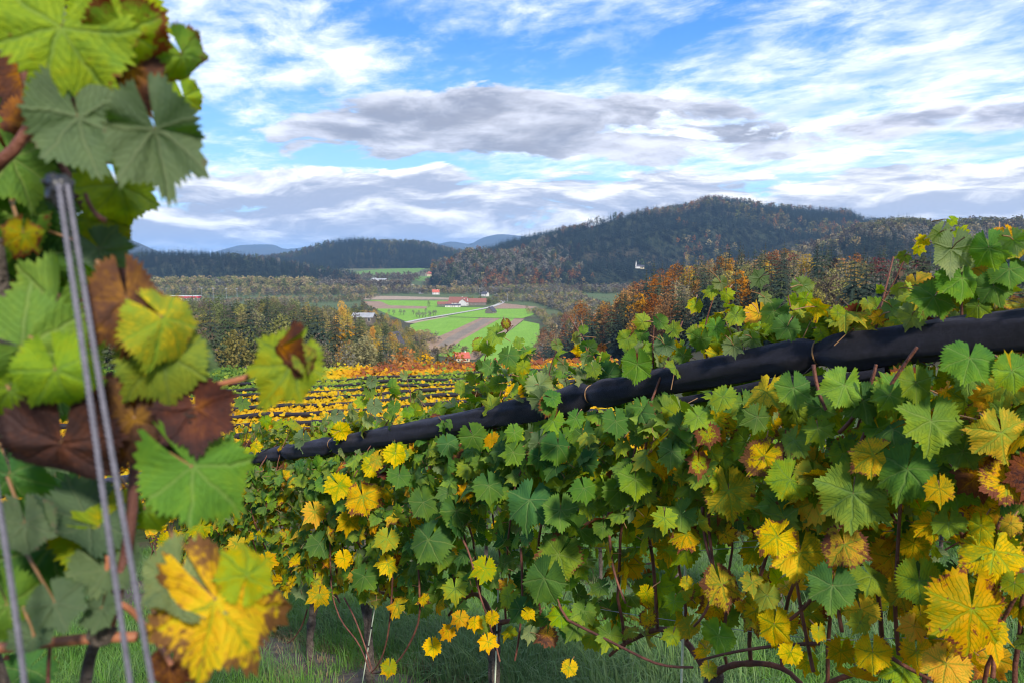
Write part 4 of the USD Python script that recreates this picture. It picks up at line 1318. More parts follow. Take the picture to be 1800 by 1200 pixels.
def net_material():
    g = Graph()
    p = g.n('texture_coordinate').object
    n = g.noise(p, 60.0, 5.0, 0.7).fac
    n2 = g.noise(p, 7.0, 3.0, 0.6).fac
    vo = g.n('voronoi_texture', vector=p, scale=420.0, feature='distance_to_edge').distance
    col = g.mix(g.step(n, 0.35, 0.75), (0.005, 0.0045, 0.008), (0.015, 0.0135, 0.022))
    col = g.mix(g.step(n2, 0.60, 0.75, 0.0, 0.5), col, (0.028, 0.024, 0.024))
    h = g.add(g.mul(n, 0.8), g.mul(g.step(vo, 0.0, 0.1), 0.25))
    nm = g.n('bump', height=h, strength=0.7, distance=0.004).normal
    return g.make('black_netting', surface=g.n('principled_bsdf', base_color=col, roughness=0.72, specular_ior_level=0.35, sheen_weight=0.08, sheen_tint=(0.6, 0.6, 0.9), normal=nm).BSDF)


M_net = net_material()


def net_roll(path, radius, ties, seed, sides=26, step=0.022, sag=0.03):
    """a rolled up net hanging along PATH, lumpy and creased, drawn in at the TIES (positions along it, metres)"""
    path = np.asarray(path, float)
    L = np.r_[0, np.cumsum(np.linalg.norm(np.diff(path, axis=0), axis=1))]
    n = max(8, int(L[-1] / step))
    q = np.linspace(0, L[-1], n)
    p = np.stack([PchipInterpolator(L, path[:, k])(q) for k in range(3)], 1)
    r = np.full(n, radius)
    for t in ties:
        r *= 1 - 0.34 * np.exp(-((q - t) / 0.035) ** 2)
        r *= 1 + 0.10 * np.exp(-((np.abs(q - t) - 0.10) / 0.06) ** 2)
    r *= 0.92 + 0.22 * meshkit.fbm(np.stack([q * 3.1, 0 * q + seed, 0 * q], 1), 3, seed)
    t3 = np.gradient(p, axis=0)
    t3 /= np.linalg.norm(t3, axis=1, keepdims=True)
    a = np.cross(t3, [0, 0, 1.0])
    a /= np.linalg.norm(a, axis=1, keepdims=True)
    b = np.cross(a, t3)
    th = np.arange(sides) * 2 * np.pi / sides
    tw = q[:, None] * 1.1 + th[None, :]
    cr = 0.07 * np.sin(tw * 5 + 2.0 * meshkit.noise(np.stack([q * 2, 0 * q, 0 * q], 1), seed + 1)[:, None] * 4) + 0.05 * np.sin(tw * 9 + q[:, None] * 1.7)
    nz = meshkit.fbm(np.stack([np.repeat(q[:, None] * 9, sides, 1), np.cos(th)[None] * 1.6 + 0 * q[:, None], np.sin(th)[None] * 1.6 + 0 * q[:, None]], -1), 4, seed) - 0.5
    rad = r[:, None] * (1 + cr * 1.1 + 0.24 * nz)
    drop = np.clip(-np.sin(th), 0, 1)[None] * r[:, None] * (0.15 + 0.3 * meshkit.noise(np.stack([q * 1.3, 0 * q + 3, 0 * q], 1), seed + 2)[:, None])
    v = p[:, None] + rad[..., None] * (np.cos(th)[None, :, None] * a[:, None] + np.sin(th)[None, :, None] * b[:, None])
    v[..., 2] -= drop
    i, j = np.meshgrid(np.arange(n - 1), np.arange(sides), indexing='ij')
    f = np.stack([i * sides + j, i * sides + (j + 1) % sides, (i + 1) * sides + (j + 1) % sides, (i + 1) * sides + j], -1).reshape(-1, 4)
    return v.reshape(-1, 3), np.vstack([f[:, [0, 1, 2]], f[:, [0, 2, 3]]])


NET_L = np.r_[0, np.cumsum(np.linalg.norm(np.diff(NET, axis=0), axis=1))]


def net_at_px(px):
    return float(np.interp(row_s(px, np.interp(px, [q[0] for q in NET_PX][::-1], [q[1] for q in NET_PX][::-1])), NET_S, NET_L))


TIES = [net_at_px(x) for x in (1440, 1040, 585, 500)] + [0.5]
t = thing('net_roll', 'thick black roll of netting slung along the near vine row', 'netting', NET[1])
org = NET[1]
v, f = net_roll(NET, 0.040, TIES, 3)
nb = obj('roll', (v - org, f), M_net, t, smooth=True)
for x in (1440, 1040, 585):
    c = np.array([np.interp(net_at_px(x), NET_L, NET[:, k]) for k in range(3)]) - org
    ring = [c + 0.034 * (math.cos(a) * NC3 + math.sin(a) * np.array([0, 0, 1.0])) + U3 * 0.002 * math.sin(2 * a) for a in np.linspace(0, 6.6, 18)]
    obj('tie', tube(ring, 0.0022, 5), M_petiole, t)
# frayed threads and loops of net hanging out of the roll
for k in range(34):
    q0 = rnd.uniform(1.0, NET_L[-3])
    c = np.array([np.interp(q0, NET_L, NET[:, j]) for j in range(3)]) - org + NC3 * rnd.uniform(0.0, 0.03) - [0, 0, 0.036]
    ln, dp = rnd.uniform(0.02, 0.09), rnd.uniform(0.008, 0.035)
    arc = [c + U3 * ln * (u - 0.5) + np.array([0, 0, SLOPE * ln * (u - 0.5) - dp * math.sin(math.pi * u)]) + NC3 * 0.006 * math.sin(5 * u) for u in np.linspace(0, 1, 9)]
    obj('loose_thread', tube(arc, 0.0011, 4), M_net, t)
# a looser second strand hanging below the roll on the right
lo = np.array([on_row(px, py, 0.015) for px, py in [(1560, 652), (1500, 662), (1430, 668), (1360, 672), (1300, 684), (1240, 696), (1180, 706)]])
v, f = net_roll(lo, 0.012, [], 9, sides=14)
obj('loose_fold', (v - org, f), M_net, t, smooth=True)

# ------------------------------------------------------------------ vines of the row
rl = np.random.default_rng(2024)
VINE_PX = [(1990, 1250), (1650, 1200), (1220, 1155), (880, 1166), (650, 1180)]
vs = [row_s(a, b) for a, b in VINE_PX]
print('vine s', vs)
gap = 0.86
while len(vs) < 11:
    vs.append(vs[-1] + gap)
VL = ['vine at the right picture edge with big green leaves above the netting', 'vine with large golden leaves low on the right', 'vine with scorched yellow leaves behind the middle right stake',
      'dark green vine in the middle of the row with a stubby trunk', 'vine with drooping lemon yellow leaves left of the middle', 'vine just left of the thin leaning string, below the net end',
      'vine right behind the big spotted yellow leaf', 'vine half hidden by the spotted yellow leaf', 'vine seen under the hanging green leaf', 'vine seen between the green leaf and the wires', 'vine seen through the gap right of the wires', 'vine behind the two steel wires', 'farthest vines behind the brown leaves']
vines = []
for i, s in enumerate(vs):
    xy = ROW_U * s + ROW_N * ROW_C
    base = np.array([xy[0], xy[1], float(ground_z(xy[0], xy[1]))])
    t = thing('grapevine', VL[min(i, len(VL) - 1)] + ('' if i < len(VL) else ', place %d' % i), 'grapevine', base)
    vines.append((t, base, s))
SHOOTS = []
for i, (t, base, s) in enumerate(vines):
    far = s > vs[4] + 4
    zn = float(np.interp(s, NET_S, NET[:, 2]))
    head = np.array([0.02, 0, max(0.3, zn - 0.96 - base[2])])
    lean = U3 * rl.uniform(-0.12, 0.12)
    tp = smooth_path([[0, 0, -0.12], lean * 0.4 + [0, 0, head[2] * 0.4] + NC3 * rl.uniform(-0.03, 0.03), lean + head * [1, 1, 1]], 14)
    rr = np.linspace(0.029, 0.023, 14) * (1 + 0.25 * (rl.random(14) - 0.5))
    rr[-3:] *= 1.25
    v, f = tube(tp, rr, 10)
    v = v + (meshkit.noise(v * 38, i)[:, None] - 0.5) * 0.018
    obj('trunk', (v, f), M_trunk, t, smooth=True)
    top = tp[-1]
    nodes = []
    for sg in (-1, 1):
        reach = rl.uniform(0.34, 0.5)
        c = smooth_path([top, top + U3 * sg * reach * 0.35 + [0, 0, 0.09], top + U3 * sg * reach * 0.75 + [0, 0, 0.07 + SLOPE * sg * reach * .7], top + U3 * sg * reach + [0, 0, 0.0 + SLOPE * sg * reach]], 12) + NC3 * rl.uniform(-0.02, 0.05)
        obj('cordon', tube(c, np.linspace(0.011, 0.0065, 12) * rl.uniform(0.9, 1.2, 12), 7), M_cane, t, smooth=True)
        for k in range(3 if not far else 3):
            nodes.append(c[int(2 + k * 3.2 + rl.uniform(0, 1.5))])
    for nd in nodes:
        hgt = zn - (base[2] + nd[2]) + rl.uniform(-0.15, 0.22)
        dx = rl.normal() * 0.13
        off = rl.uniform(-0.06, 0.16)
        pts = [nd, nd + U3 * dx * 0.2 + NC3 * off * 0.5 + [0, 0, hgt * 0.28], nd + U3 * dx * 0.7 + NC3 * off + [0, 0, hgt * 0.55], nd + U3 * dx - NC3 * 0.085 + [0, 0, hgt]]
        c = smooth_path(pts, 13) + rl.normal(size=(13, 3)) * 0.004
        obj('cane', tube(c, np.linspace(0.0058, 0.0026, 13) * rl.uniform(0.85, 1.15), 6), M_cane, t, smooth=True)
        SHOOTS.append(c + base)

VS = np.array(vs)
LEAVES = {i: [] for i in range(len(vines))}
STALKS = {i: [] for i in range(len(vines))}


def add_leaf(leaf, s, size, stalk=None):
    i = int(np.argmin(np.abs(VS - s)))
    LEAVES[i].append((size, leaf))
    if stalk is not None:
        STALKS[i].append(stalk)


SKYLINE = np.array([(-300, 760), (250, 770), (400, 752), (470, 742), (560, 748), (610, 715), (645, 672), (690, 672), (720, 735), (790, 700), (830, 630), (880, 600), (930, 632), (1000, 612), (1060, 600), (1130, 585), (1180, 560), (1230, 530), (1260, 510), (1300, 560), (1345, 540), (1420, 520), (1465, 560), (1500, 555), (1540, 530), (1600, 470), (1640, 420), (1700, 400), (1760, 415), (1800, 420), (2100, 430)], float)


def age_for(px, h, rg_):
    """green in the middle of the row, yellow to the right and low down"""
    right = np.interp(px, [0, 300, 520, 760, 980, 1150, 1350, 1800], [0.30, 0.42, 0.26, 0.10, 0.06, 0.26, 0.42, 0.5])
    low = np.interp(h, [-0.85, -0.6, -0.4, -0.2, 0.0, 0.3], [2.0, 1.6, 1.0, 0.6, 0.4, 0.35])
    if rg_.random() < right * low * 0.85:
        return rg_.uniform(0.44, 0.72), rg_.choice([0.0, 0.1, 0.3, 0.5])
    if rg_.random() < 0.02:
        return rg_.uniform(0.85, 1.0), 0.6
    return np.clip(rg_.normal(np.interp(px, [500, 900, 1200, 1800], [0.20, 0.13, 0.23, 0.27]) + (0.10 if h > 0.02 else 0), 0.10), 0.0, 0.42), rg_.choice([0.0, 0.0, 0.0, 0.15, 0.3])


def fill_row(s0, s1, per_m, rg_, lo, hi, off, size=(0.038, 0.070), grids=None, up=False, age_shift=0.0):
    n = int((s1 - s0) * per_m)
    for _ in range(n):
        s = rg_.uniform(s0, s1)
        hmax = hi(s) if callable(hi) else hi
        hmin = lo(s) if callable(lo) else lo
        u = rg_.random()
        h = hmin + (hmax - hmin) * (u ** 1.6 if up else u ** 0.85)
        o = rg_.uniform(*off)
        c = row_point(s, h, o)
        px = to_px(c)
        age, burn = age_for(px[0], h, rg_)
        age = float(np.clip(age + age_shift, 0, 1))
        sz = rg_.uniform(*size) * (0.8 if h > 0.1 else 1)
        if up:
            nr = NC3 * rg_.uniform(-0.3, 1.0) + np.array([0, 0, 1.0]) * rg_.uniform(-0.1, 0.9) + rg_.normal(size=3) * 0.5
            tip = np.array([0, 0, -1.0]) * rg_.uniform(-0.4, 1.0) + U3 * rg_.normal() * 0.8 + NC3 * rg_.uniform(-0.2, 0.6)
        else:
            nr = NC3 * 0.75 + np.array([0, 0, 1.0]) * rg_.uniform(0.1, 0.9) + rg_.normal(size=3) * 0.48
            tip = np.array([0, 0, -1.0]) + U3 * rg_.normal() * 0.55 + NC3 * rg_.uniform(-0.1, 0.5)
        tip = tip / np.linalg.norm(tip)
        base = c - tip * sz * 0.4
        gr = (grids or GRID_MID)[rg_.integers(len(grids or GRID_MID))]
        leaf = make_leaf(gr, sz, base, tip, nr, age, burn, rg_, grad=rg_.uniform(-0.05, 0.35))
        d = -tip * 0.5 - nr / np.linalg.norm(nr) * 0.6 + np.array([0, 0, -0.3])
        st = tube([base, base + d * 0.03, base + d * 0.075 + [0, 0, -0.01]], [0.0013, 0.0013, 0.0016], 4, cap=False)
        add_leaf(leaf, s, sz, st)


def low_edge(s):
    px = to_px(row_point(s, -0.5, 0.0))[0]
    return np.interp(px, [200, 500, 900, 1200, 1800], [-0.74, -0.74, -0.66, -0.55, -0.52]) + 0.10 * math.sin(s * 5.1) + 0.06 * math.sin(s * 11.3 + 1)


def sky_edge(s):
    """height of the ragged top of the foliage above the net, from its outline"""
    px = to_px(row_point(s, 0.1, 0.0))[0]
    y = np.interp(px, SKYLINE[:, 0], SKYLINE[:, 1])
    p = on_row(px, y)
    return max(0.03, float(p[2] - np.interp(s, NET_S, NET[:, 2])))


S0, S1 = row_s(1990), NET_S[-2] + 1.0
SM = row_s(330, 900)
fill_row(S0, SM, 225, rl, low_edge, lambda s: -0.10, (0.02, 0.22))
fill_row(S0, SM, 130, rl, low_edge, lambda s: -0.02, (-0.25, 0.02))
fill_row(S0, SM, 80, rl, lambda s: -0.92, low_edge, (-0.2, 0.2), size=(0.04, 0.072))
fill_row(S0, SM, 60, rl, lambda s: 0.03, sky_edge, (-0.16, -0.03), up=True, size=(0.045, 0.078))
fill_row(S0, SM, 3, rl, lambda s: 0.03, lambda s: 0.10, (0.02, 0.07), up=True, size=(0.04, 0.07))
fill_row(S0, SM, 40, rl, lambda s: -0.2, lambda s: 0.0, (-0.2, -0.03))
fill_row(SM, S1, 80, rl, lambda s: -0.7, lambda s: 0.05, (-0.1, 0.25), grids=GRID_LOW)

# leaves of the row that can be told one by one: pixel, width in pixels, turn of the tip (0 hangs down), ripeness, scorch
LOWER = [(553, 905, 52, 10, .62, .2), (560, 1050, 44, -15, .56, .1), (605, 985, 34, 15, .66, .1), (612, 920, 46, -10, .58, .2), (600, 858, 58, 40, .56, .1), (640, 880, 66, 30, .62, .4), (695, 802, 40, 0, .58, .1), (662, 812, 36, -10, .54, 0),
         (682, 996, 48, 20, .60, .2), (680, 952, 46, 0, .46, 0), (808, 1090, 36, 0, .68, 0), (785, 1112, 34, -30, .69, 0), (835, 1096, 30, 10, .67, .1), (865, 1088, 28, 20, .62, 0), (760, 1140, 36, -5, .66, 0), (858, 1131, 36, 10, .67, 0),
         (930, 1079, 26, 60, .68, .3), (684, 1176, 34, 0, .47, 0), (850, 1004, 56, -10, .46, .1), (800, 1040, 50, 20, .36, 0), (470, 990, 44, 20, .6, .2), (415, 960, 40, 0, .58, .1), (350, 930, 46, -15, .5, 0), (300, 960, 50, 10, .56, .2),
         (1228, 820, 55, 8, .50, .75), (1245, 767, 48, 12, .48, .75), (1337, 810, 84, -28, .66, .62), (1283, 872, 92, 10, .50, .25), (1430, 840, 62, 5, .44, 0), (1526, 805, 80, -60, .60, .45), (1500, 882, 122, 5, .30, 0), (1592, 838, 118, -5, .14, .2),
         (1652, 865, 56, 12, .64, .3), (1634, 752, 108, -10, .20, .15), (1480, 686, 74, -18, .22, 0), (1396, 690, 68, 20, .14, .15), (1270, 704, 56, -8, .34, .1), (1743, 752, 52, 40, .96, .8), (1762, 772, 100, 20, .52, .2), (1384, 850, 78, -20, .36, .1),
         (1518, 712, 76, 15, .08, 0), (1358, 947, 76, -50, .62, .4), (1404, 982, 98, 0, .64, .35), (1487, 966, 80, 15, .60, .55), (1745, 980, 104, 0, .54, .35), (1704, 1088, 148, -8, .58, .35), (1362, 1105, 72, 8, .61, .15), (1438, 1114, 34, 0, .50, .2),
         (1388, 1151, 42, -10, .60, .1), (1476, 1149, 56, -12, .57, .15), (1536, 1154, 70, 18, .66, .2), (1516, 1078, 62, 30, .62, .2), (1510, 1097, 44, -20, .38, 0), (1604, 1106, 56, -20, .66, .1), (1620, 1086, 46, 20, .66, .1), (1612, 1152, 60, 20, .60, .15),
         (1662, 1174, 78, 0, .61, .25), (1270, 1036, 82, 25, .58, .55), (1322, 1028, 50, 15, .50, 0), (1346, 1052, 48, -10, .40, 0), (1207, 1026, 26, 5, .54, 0), (1134, 1045, 36, -20, .54, 0), (1168, 916, 50, 0, .36, 0), (1000, 1176, 32, 5, .62, .2),
         (1246, 1180, 36, 10, .50, .3), (1180, 1120, 36, -10, .33, 0), (1617, 1030, 84, 10, .36, 0), (1462, 1040, 90, 0, .09, 0), (1765, 857, 84, -10, .60, .6), (1777, 925, 40, 10, .62, .4), (1784, 1030, 46, 10, .40, 0), (1724, 930, 50, 5, .5, .2),
         (750, 956, 78, -10, .03, 0), (745, 890, 62, 15, .05, 0), (930, 890, 92, 5, .02, 0), (985, 905, 74, 0, .10, 0), (977, 984, 96, -20, .24, .35), (952, 1026, 86, -15, .12, .15), (1117, 850, 66, 10, .20, 0), (1027, 864, 50, 10, .12, .1), (1082, 747, 60, 8, .07, .05),
         (980, 790, 62, 0, .04, 0), (1230, 737, 52, 30, .22, 0), (900, 800, 50, -20, .12, .1), (860, 860, 60, 15, .06, 0), (805, 905, 66, 20, .05, 0), (1180, 800, 60, 0, .10, 0), (1060, 930, 40, 10, .16, 0), (1560, 700, 60, -20, .16, 0), (1700, 640, 90, -15, .14, .1), (1780, 660, 70, 15, .25, .1),
         (1610, 680, 66, 10, .20, 0), (1690, 800, 64, -10, .18, 0), (1440, 760, 60, 20, .24, 0), (1330, 740, 60, 0, .10, 0), (1130, 720, 46, 25, .14, 0), (1010, 740, 44, -20, .12, 0), (905, 765, 44, 10, .14, 0), (700, 840, 46, -10, .10, 0), (640, 1020, 56, 10, .08, 0), (560, 960, 54, -20, .06, 0)]
UPPER = [(1120, 648, 62, 5, .16, .1), (945, 706, 46, -30, .10, .1), (968, 716, 40, 30, .14, .5), (975, 700, 36, 80, .08, 0), (1673, 448, 84, 5, .20, 0), (1650, 414, 42, -20, .30, 0), (1740, 444, 72, 25, .12, 0), (1782, 428, 52, 15, .22, 0), (1690, 500, 78, 0, .18, 0), (1636, 530, 80, -35, .14, .3),
         (1750, 512, 68, 20, .11, 0), (1774, 482, 62, 10, .07, 0), (1620, 424, 28, -50, .56, .2), (1616, 440, 24, 20, .50, 0), (1588, 453, 26, -20, .36, 0), (1755, 414, 26, -30, .76, .2), (1773, 413, 32, 30, .82, .2), (1676, 389, 20, 60, .30, 0), (1690, 406, 30, 150, .36, 0), (1545, 509, 20, -90, .28, 0),
         (1504, 541, 28, -10, .34, 0), (1527, 535, 28, 30, .34, 0), (1577, 510, 34, -40, .32, 0), (1504, 560, 48, 10, .96, .9), (1475, 555, 32, 20, .36, .2), (1543, 561, 36, -20, .62, .4), (1441, 543, 44, 62, .54, .3), (1415, 506, 46, 48, .30, .2), (1414, 529, 34, -20, .36, 0), (1347, 525, 28, 60, .36, 0),
         (1332, 493, 42, -38, .13, 0), (1356, 551, 54, -50, .10, 0), (1125, 566, 34, -85, .35, 0), (1163, 568, 30, 45, .10, 0), (1221, 540, 30, -18, .44, 0), (1246, 513, 34, -48, .33, 0), (1268, 500, 28, 20, .36, .1), (1277, 521, 30, 10, .34, 0), (1187, 576, 38, 130, .33, 0), (1125, 588, 32, -70, .10, 0), (1010, 594, 24, -70, .40, 0),
         (1026, 581, 18, 10, .20, 0), (890, 571, 20, 20, .50, .7), (867, 588, 42, -80, .28, 0), (857, 611, 34, 10, .28, 0), (840, 607, 26, -40, .33, .5), (893, 630, 46, 0, .05, 0), (860, 648, 36, -10, .08, 0), (920, 648, 28, 10, .36, 0), (980, 608, 24, 20, .36, 0), (990, 644, 30, 5, .33, 0), (1030, 631, 34, -20, .18, 0),
         (1044, 652, 34, 20, .22, .1), (1057, 612, 20, 0, .95, .5), (652, 673, 26, 0, .14, 0), (651, 690, 28, 20, .17, 0), (634, 708, 28, -30, .30, 0), (658, 717, 32, 15, .13, 0), (646, 742, 30, 0, .36, 0), (532, 778, 42, 0, .05, 0), (590, 733, 30, -20, .07, 0), (692, 717, 30, 0, .15, 0), (718, 726, 24, 20, .2, 0),
         (809, 683, 28, -10, .34, 0), (604, 757, 38, 80, .58, .1), (449, 788, 26, 0, .56, .2), (467, 742, 26, 20, .33, 0), (425, 711, 30, 0, .13, 0), (782, 751, 28, 10, .09, 0), (792, 745, 22, 60, .12, 0), (712, 660, 20, 40, .36, 0), (1230, 600, 44, -10, .1, 0), (1260, 580, 44, 20, .16, 0), (1290, 560, 40, -20, .3, .2), (1322, 600, 46, 10, .12, 0), (1380, 580, 48, -30, .1, 0), (1170, 610, 40, 20, .12, 0), (1100, 600, 36, -30, .3, 0),
         (1290, 612, 40, 20, .34, 0), (1200, 628, 40, -10, .14, 0), (1445, 590, 36, 20, .34, 0), (1600, 560, 50, -20, .3, 0), (1570, 545, 40, 30, .2, 0), (1720, 545, 50, 10, .2, 0)]
rh = np.random.default_rng(99)


def hero_row(px, py, w, roll, age, burn, off, up=False):
    c = on_row(px, py, off)
    d = (c - CAM) @ FWD
    sz = w / FPX * d / 1.72
    a = math.radians(roll)
    tip = RGT * math.sin(a) - np.array([0, 0, 1.0]) * math.cos(a) + NC3 * rh.uniform(-0.05, 0.35)
    tip /= np.linalg.norm(tip)
    view = (CAM - c) / np.linalg.norm(CAM - c)
    nr = view * 0.9 + np.array([0, 0, 1.0]) * rh.uniform(-0.1, 0.6) + RGT * rh.uniform(-0.5, 0.5)
    if up and rh.random() < 0.3:
        nr = -nr + np.array([0, 0, 0.5])
    base = c - tip * sz * 0.22
    leaf = make_leaf(GRID_HI[rh.integers(4)] if w > 60 else GRID_MID[rh.integers(10)], sz, base, tip, nr, age, burn, rh, fold=rh.uniform(0.0, 0.5), droop=rh.uniform(-0.1, 0.55), grad=rh.uniform(0.0, 0.22) if age < 0.5 else rh.uniform(-0.05, 0.12))
    dd = -tip * 0.6 - nr / np.linalg.norm(nr) * 0.7
    st = tube([base, base + dd * 0.03, base + dd * 0.08 + [0, 0, -0.01]], [0.0015, 0.0014, 0.0018], 5, cap=False)
    add_leaf(leaf, float(c[:2] @ ROW_U), sz * 3, st)


for q in LOWER:
    hero_row(*q, off=rh.uniform(0.20, 0.30))
for q in UPPER:
    hero_row(*q, off=rh.uniform(0.0, 0.07) if q[1] < 640 or q[0] < 900 else 0.09, up=True)

# upright shoots above the netting
def shoot(pxs, r0, r1, off=-0.075, mat=None):
    pts = np.array([on_row(x, y, off) for x, y in pxs])
    c = smooth_path(pts, 14)
    s = float(pts[0][:2] @ ROW_U)
    i = int(np.argmin(np.abs(VS - s)))
    obj('cane', tube(c - vines[i][1], np.linspace(r0, r1, 14), 6), mat or M_cane, vines[i][0], smooth=True)


for pxs in ([(1035, 650), (1030, 610), (1012, 575), (1000, 556)], [(1245, 640), (1240, 580), (1255, 520), (1262, 495)], [(1400, 620), (1395, 570), (1385, 520)], [(1150, 660), (1148, 610), (1150, 570)], [(1692, 580), (1690, 500), (1694, 400)],
            [(850, 735), (845, 680), (852, 630), (890, 585), (902, 572)], [(655, 760), (650, 715), (648, 672)], [(723, 745), (722, 700), (712, 655)], [(1480, 610), (1530, 560), (1590, 455)], [(1310, 640), (1300, 590), (1290, 550)], [(960, 720), (965, 660), (985, 600)], [(430, 790), (440, 740), (470, 700)]):
    shoot(pxs, 0.0038, 0.0016)
# canes that show between the leaves
for pxs in ([(1580, 1150), (1574, 1040), (1580, 930), (1583, 880)], [(1455, 960), (1480, 920), (1500, 900), (1530, 850)], [(1505, 800), (1540, 720), (1590, 640), (1612, 610)], [(1475, 760), (1520, 700), (1540, 640)], [(1430, 640), (1440, 690), (1452, 720)], [(1235, 890), (1240, 950), (1255, 1010), (1220, 1100)],
            [(1245, 900), (1252, 980), (1260, 1020)], [(1070, 900), (1075, 980), (1100, 1060)], [(1355, 1105), (1420, 1060), (1450, 1010), (1465, 980)], [(1480, 1110), (1470, 1050), (1462, 1000)], [(1430, 1180), (1410, 1080), (1400, 1020)], [(1690, 900), (1700, 980), (1720, 1010)],
            [(1780, 880), (1740, 960), (1725, 1010)], [(1745, 1190), (1750, 1120)], [(780, 905), (820, 960), (845, 1050), (862, 1100), (879, 1162)], [(735, 990), (738, 1070), (720, 1130), (655, 1183)], [(690, 1000), (685, 1090), (676, 1140), (652, 1182)], [(915, 960), (918, 1050), (912, 1120), (905, 1160)], [(580, 940), (582, 1030), (600, 1090), (630, 1130), (650, 1180)],
            [(605, 1050), (625, 1090), (655, 1182)], [(975, 1040), (1000, 1090), (1060, 1120), (1140, 1160), (1218, 1172)], [(540, 1070), (530, 1100), (505, 1130)], [(1440, 1130), (1320, 1140), (1230, 1160)], [(1560, 1150), (1600, 1175), (1640, 1195)]):
    shoot(pxs, 0.0052, 0.0038, off=0.17)

# ---- hand every leaf to its vine: the largest one by one, what is left behind them as one part
for i, (t, base, s) in enumerate(vines):
    L = sorted(LEAVES[i], key=lambda q: -q[0])
    far = VL[min(i, len(VL) - 1)].startswith('farthest')
    cap = 290 if not far else 60
    for size, leaf in L[:cap]:
        put_leaf(t, leaf, base)
    if L[cap:]:
        put_leaves(t, 'foliage', [q[1] for q in L[cap:]], base)
    if STALKS[i]:
        v, f = join(STALKS[i])
        tag(obj('leaf_stalks', (v - base, f), M_petiole, t, smooth=True), kind='stuff')
    print('vine', i, len(L))

# stakes, strings and trellis wires of the row
M_stake = rough_mat('pale_green_cord', [(0.3, (0.42, 0.47, 0.34)), (0.7, (0.55, 0.60, 0.45))], scale=20.0, rough=0.5, spec=0.4)
M_wire = rough_mat('galvanised_wire', [(0.3, (0.20, 0.20, 0.23)), (0.7, (0.36, 0.36, 0.40))], scale=60.0, rough=0.45, spec=0.5)
M_clip = rough_mat('black_plastic', [(0.3, (0.012, 0.012, 0.014)), (0.7, (0.022, 0.022, 0.025))], scale=30.0, rough=0.4, spec=0.5)
for lab, a, b, r in (('thin pale stake leaning right near the right picture edge', (1583, 945), (1637, 1205), 0.0042), ('straight pale stake below the small black clip', (1206, 955), (1199, 1165), 0.0042),
                     ('pale string stake behind the little yellow leaves in the middle', (876, 1030), (870, 1205), 0.0036), ('slanting pale string left of the middle', (668, 1012), (636, 1205), 0.0036)):
    p0, p1 = on_row(*a, 0.05), on_row(*b, 0.05)
    ext = p1 + (p1 - p0) * 0.8
    t = thing('stake', lab, 'stake', ext)
    obj('rod', tube(np.array([p0, (p0 + p1) / 2, p1, ext]) - ext, r, 8), M_stake, t, smooth=True)
    for q in (0.45, 0.62):
        c = p0 + (p1 - p0) * q - ext
        dr = (p1 - p0) / np.linalg.norm(p1 - p0)
        obj('ring', tube([c - dr * 0.006, c + dr * 0.006], r * 1.6, 8), M_clip, t)
for lab, pts in (('upper trellis wire crossing the vines on the right', [(2000, 905), (1800, 918), (1600, 930), (1400, 944), (1206, 958), (1050, 962), (900, 966)]),
                 ('second trellis wire just under the upper one', [(2000, 930), (1700, 938), (1500, 950), (1300, 962), (1160, 972)]),
                 ('low trellis wire near the cordons on the right', [(2000, 1128), (1800, 1130), (1600, 1120), (1480, 1124), (1200, 1092), (1000, 1060)])):
    P = np.array([on_row(x, y, 0.03) for x, y in pts])
    t = thing('trellis_wire', lab, 'wire', P[0])
    obj('strand', tube(smooth_path(P, 30) - P[0], 0.0011, 5), M_wire, t)
c = on_row(1215, 946, 0.07)
t = thing('tie_clip', 'small black clip holding the wires on top of the straight stake', 'clip', c)
obj('knot', tube([[-0.012, 0, 0.004], [-0.004, -0.004, 0.0], [0.006, 0, 0.006], [0.016, -0.003, 0.012], [0.022, 0, 0.0]], [0.004, 0.008, 0.007, 0.008, 0.003], 7), M_clip, t, smooth=True)
obj('band', tube([[-0.014, 0.006, -0.012], [-0.012, 0.006, 0.012]], 0.0035, 6), M_clip, t)

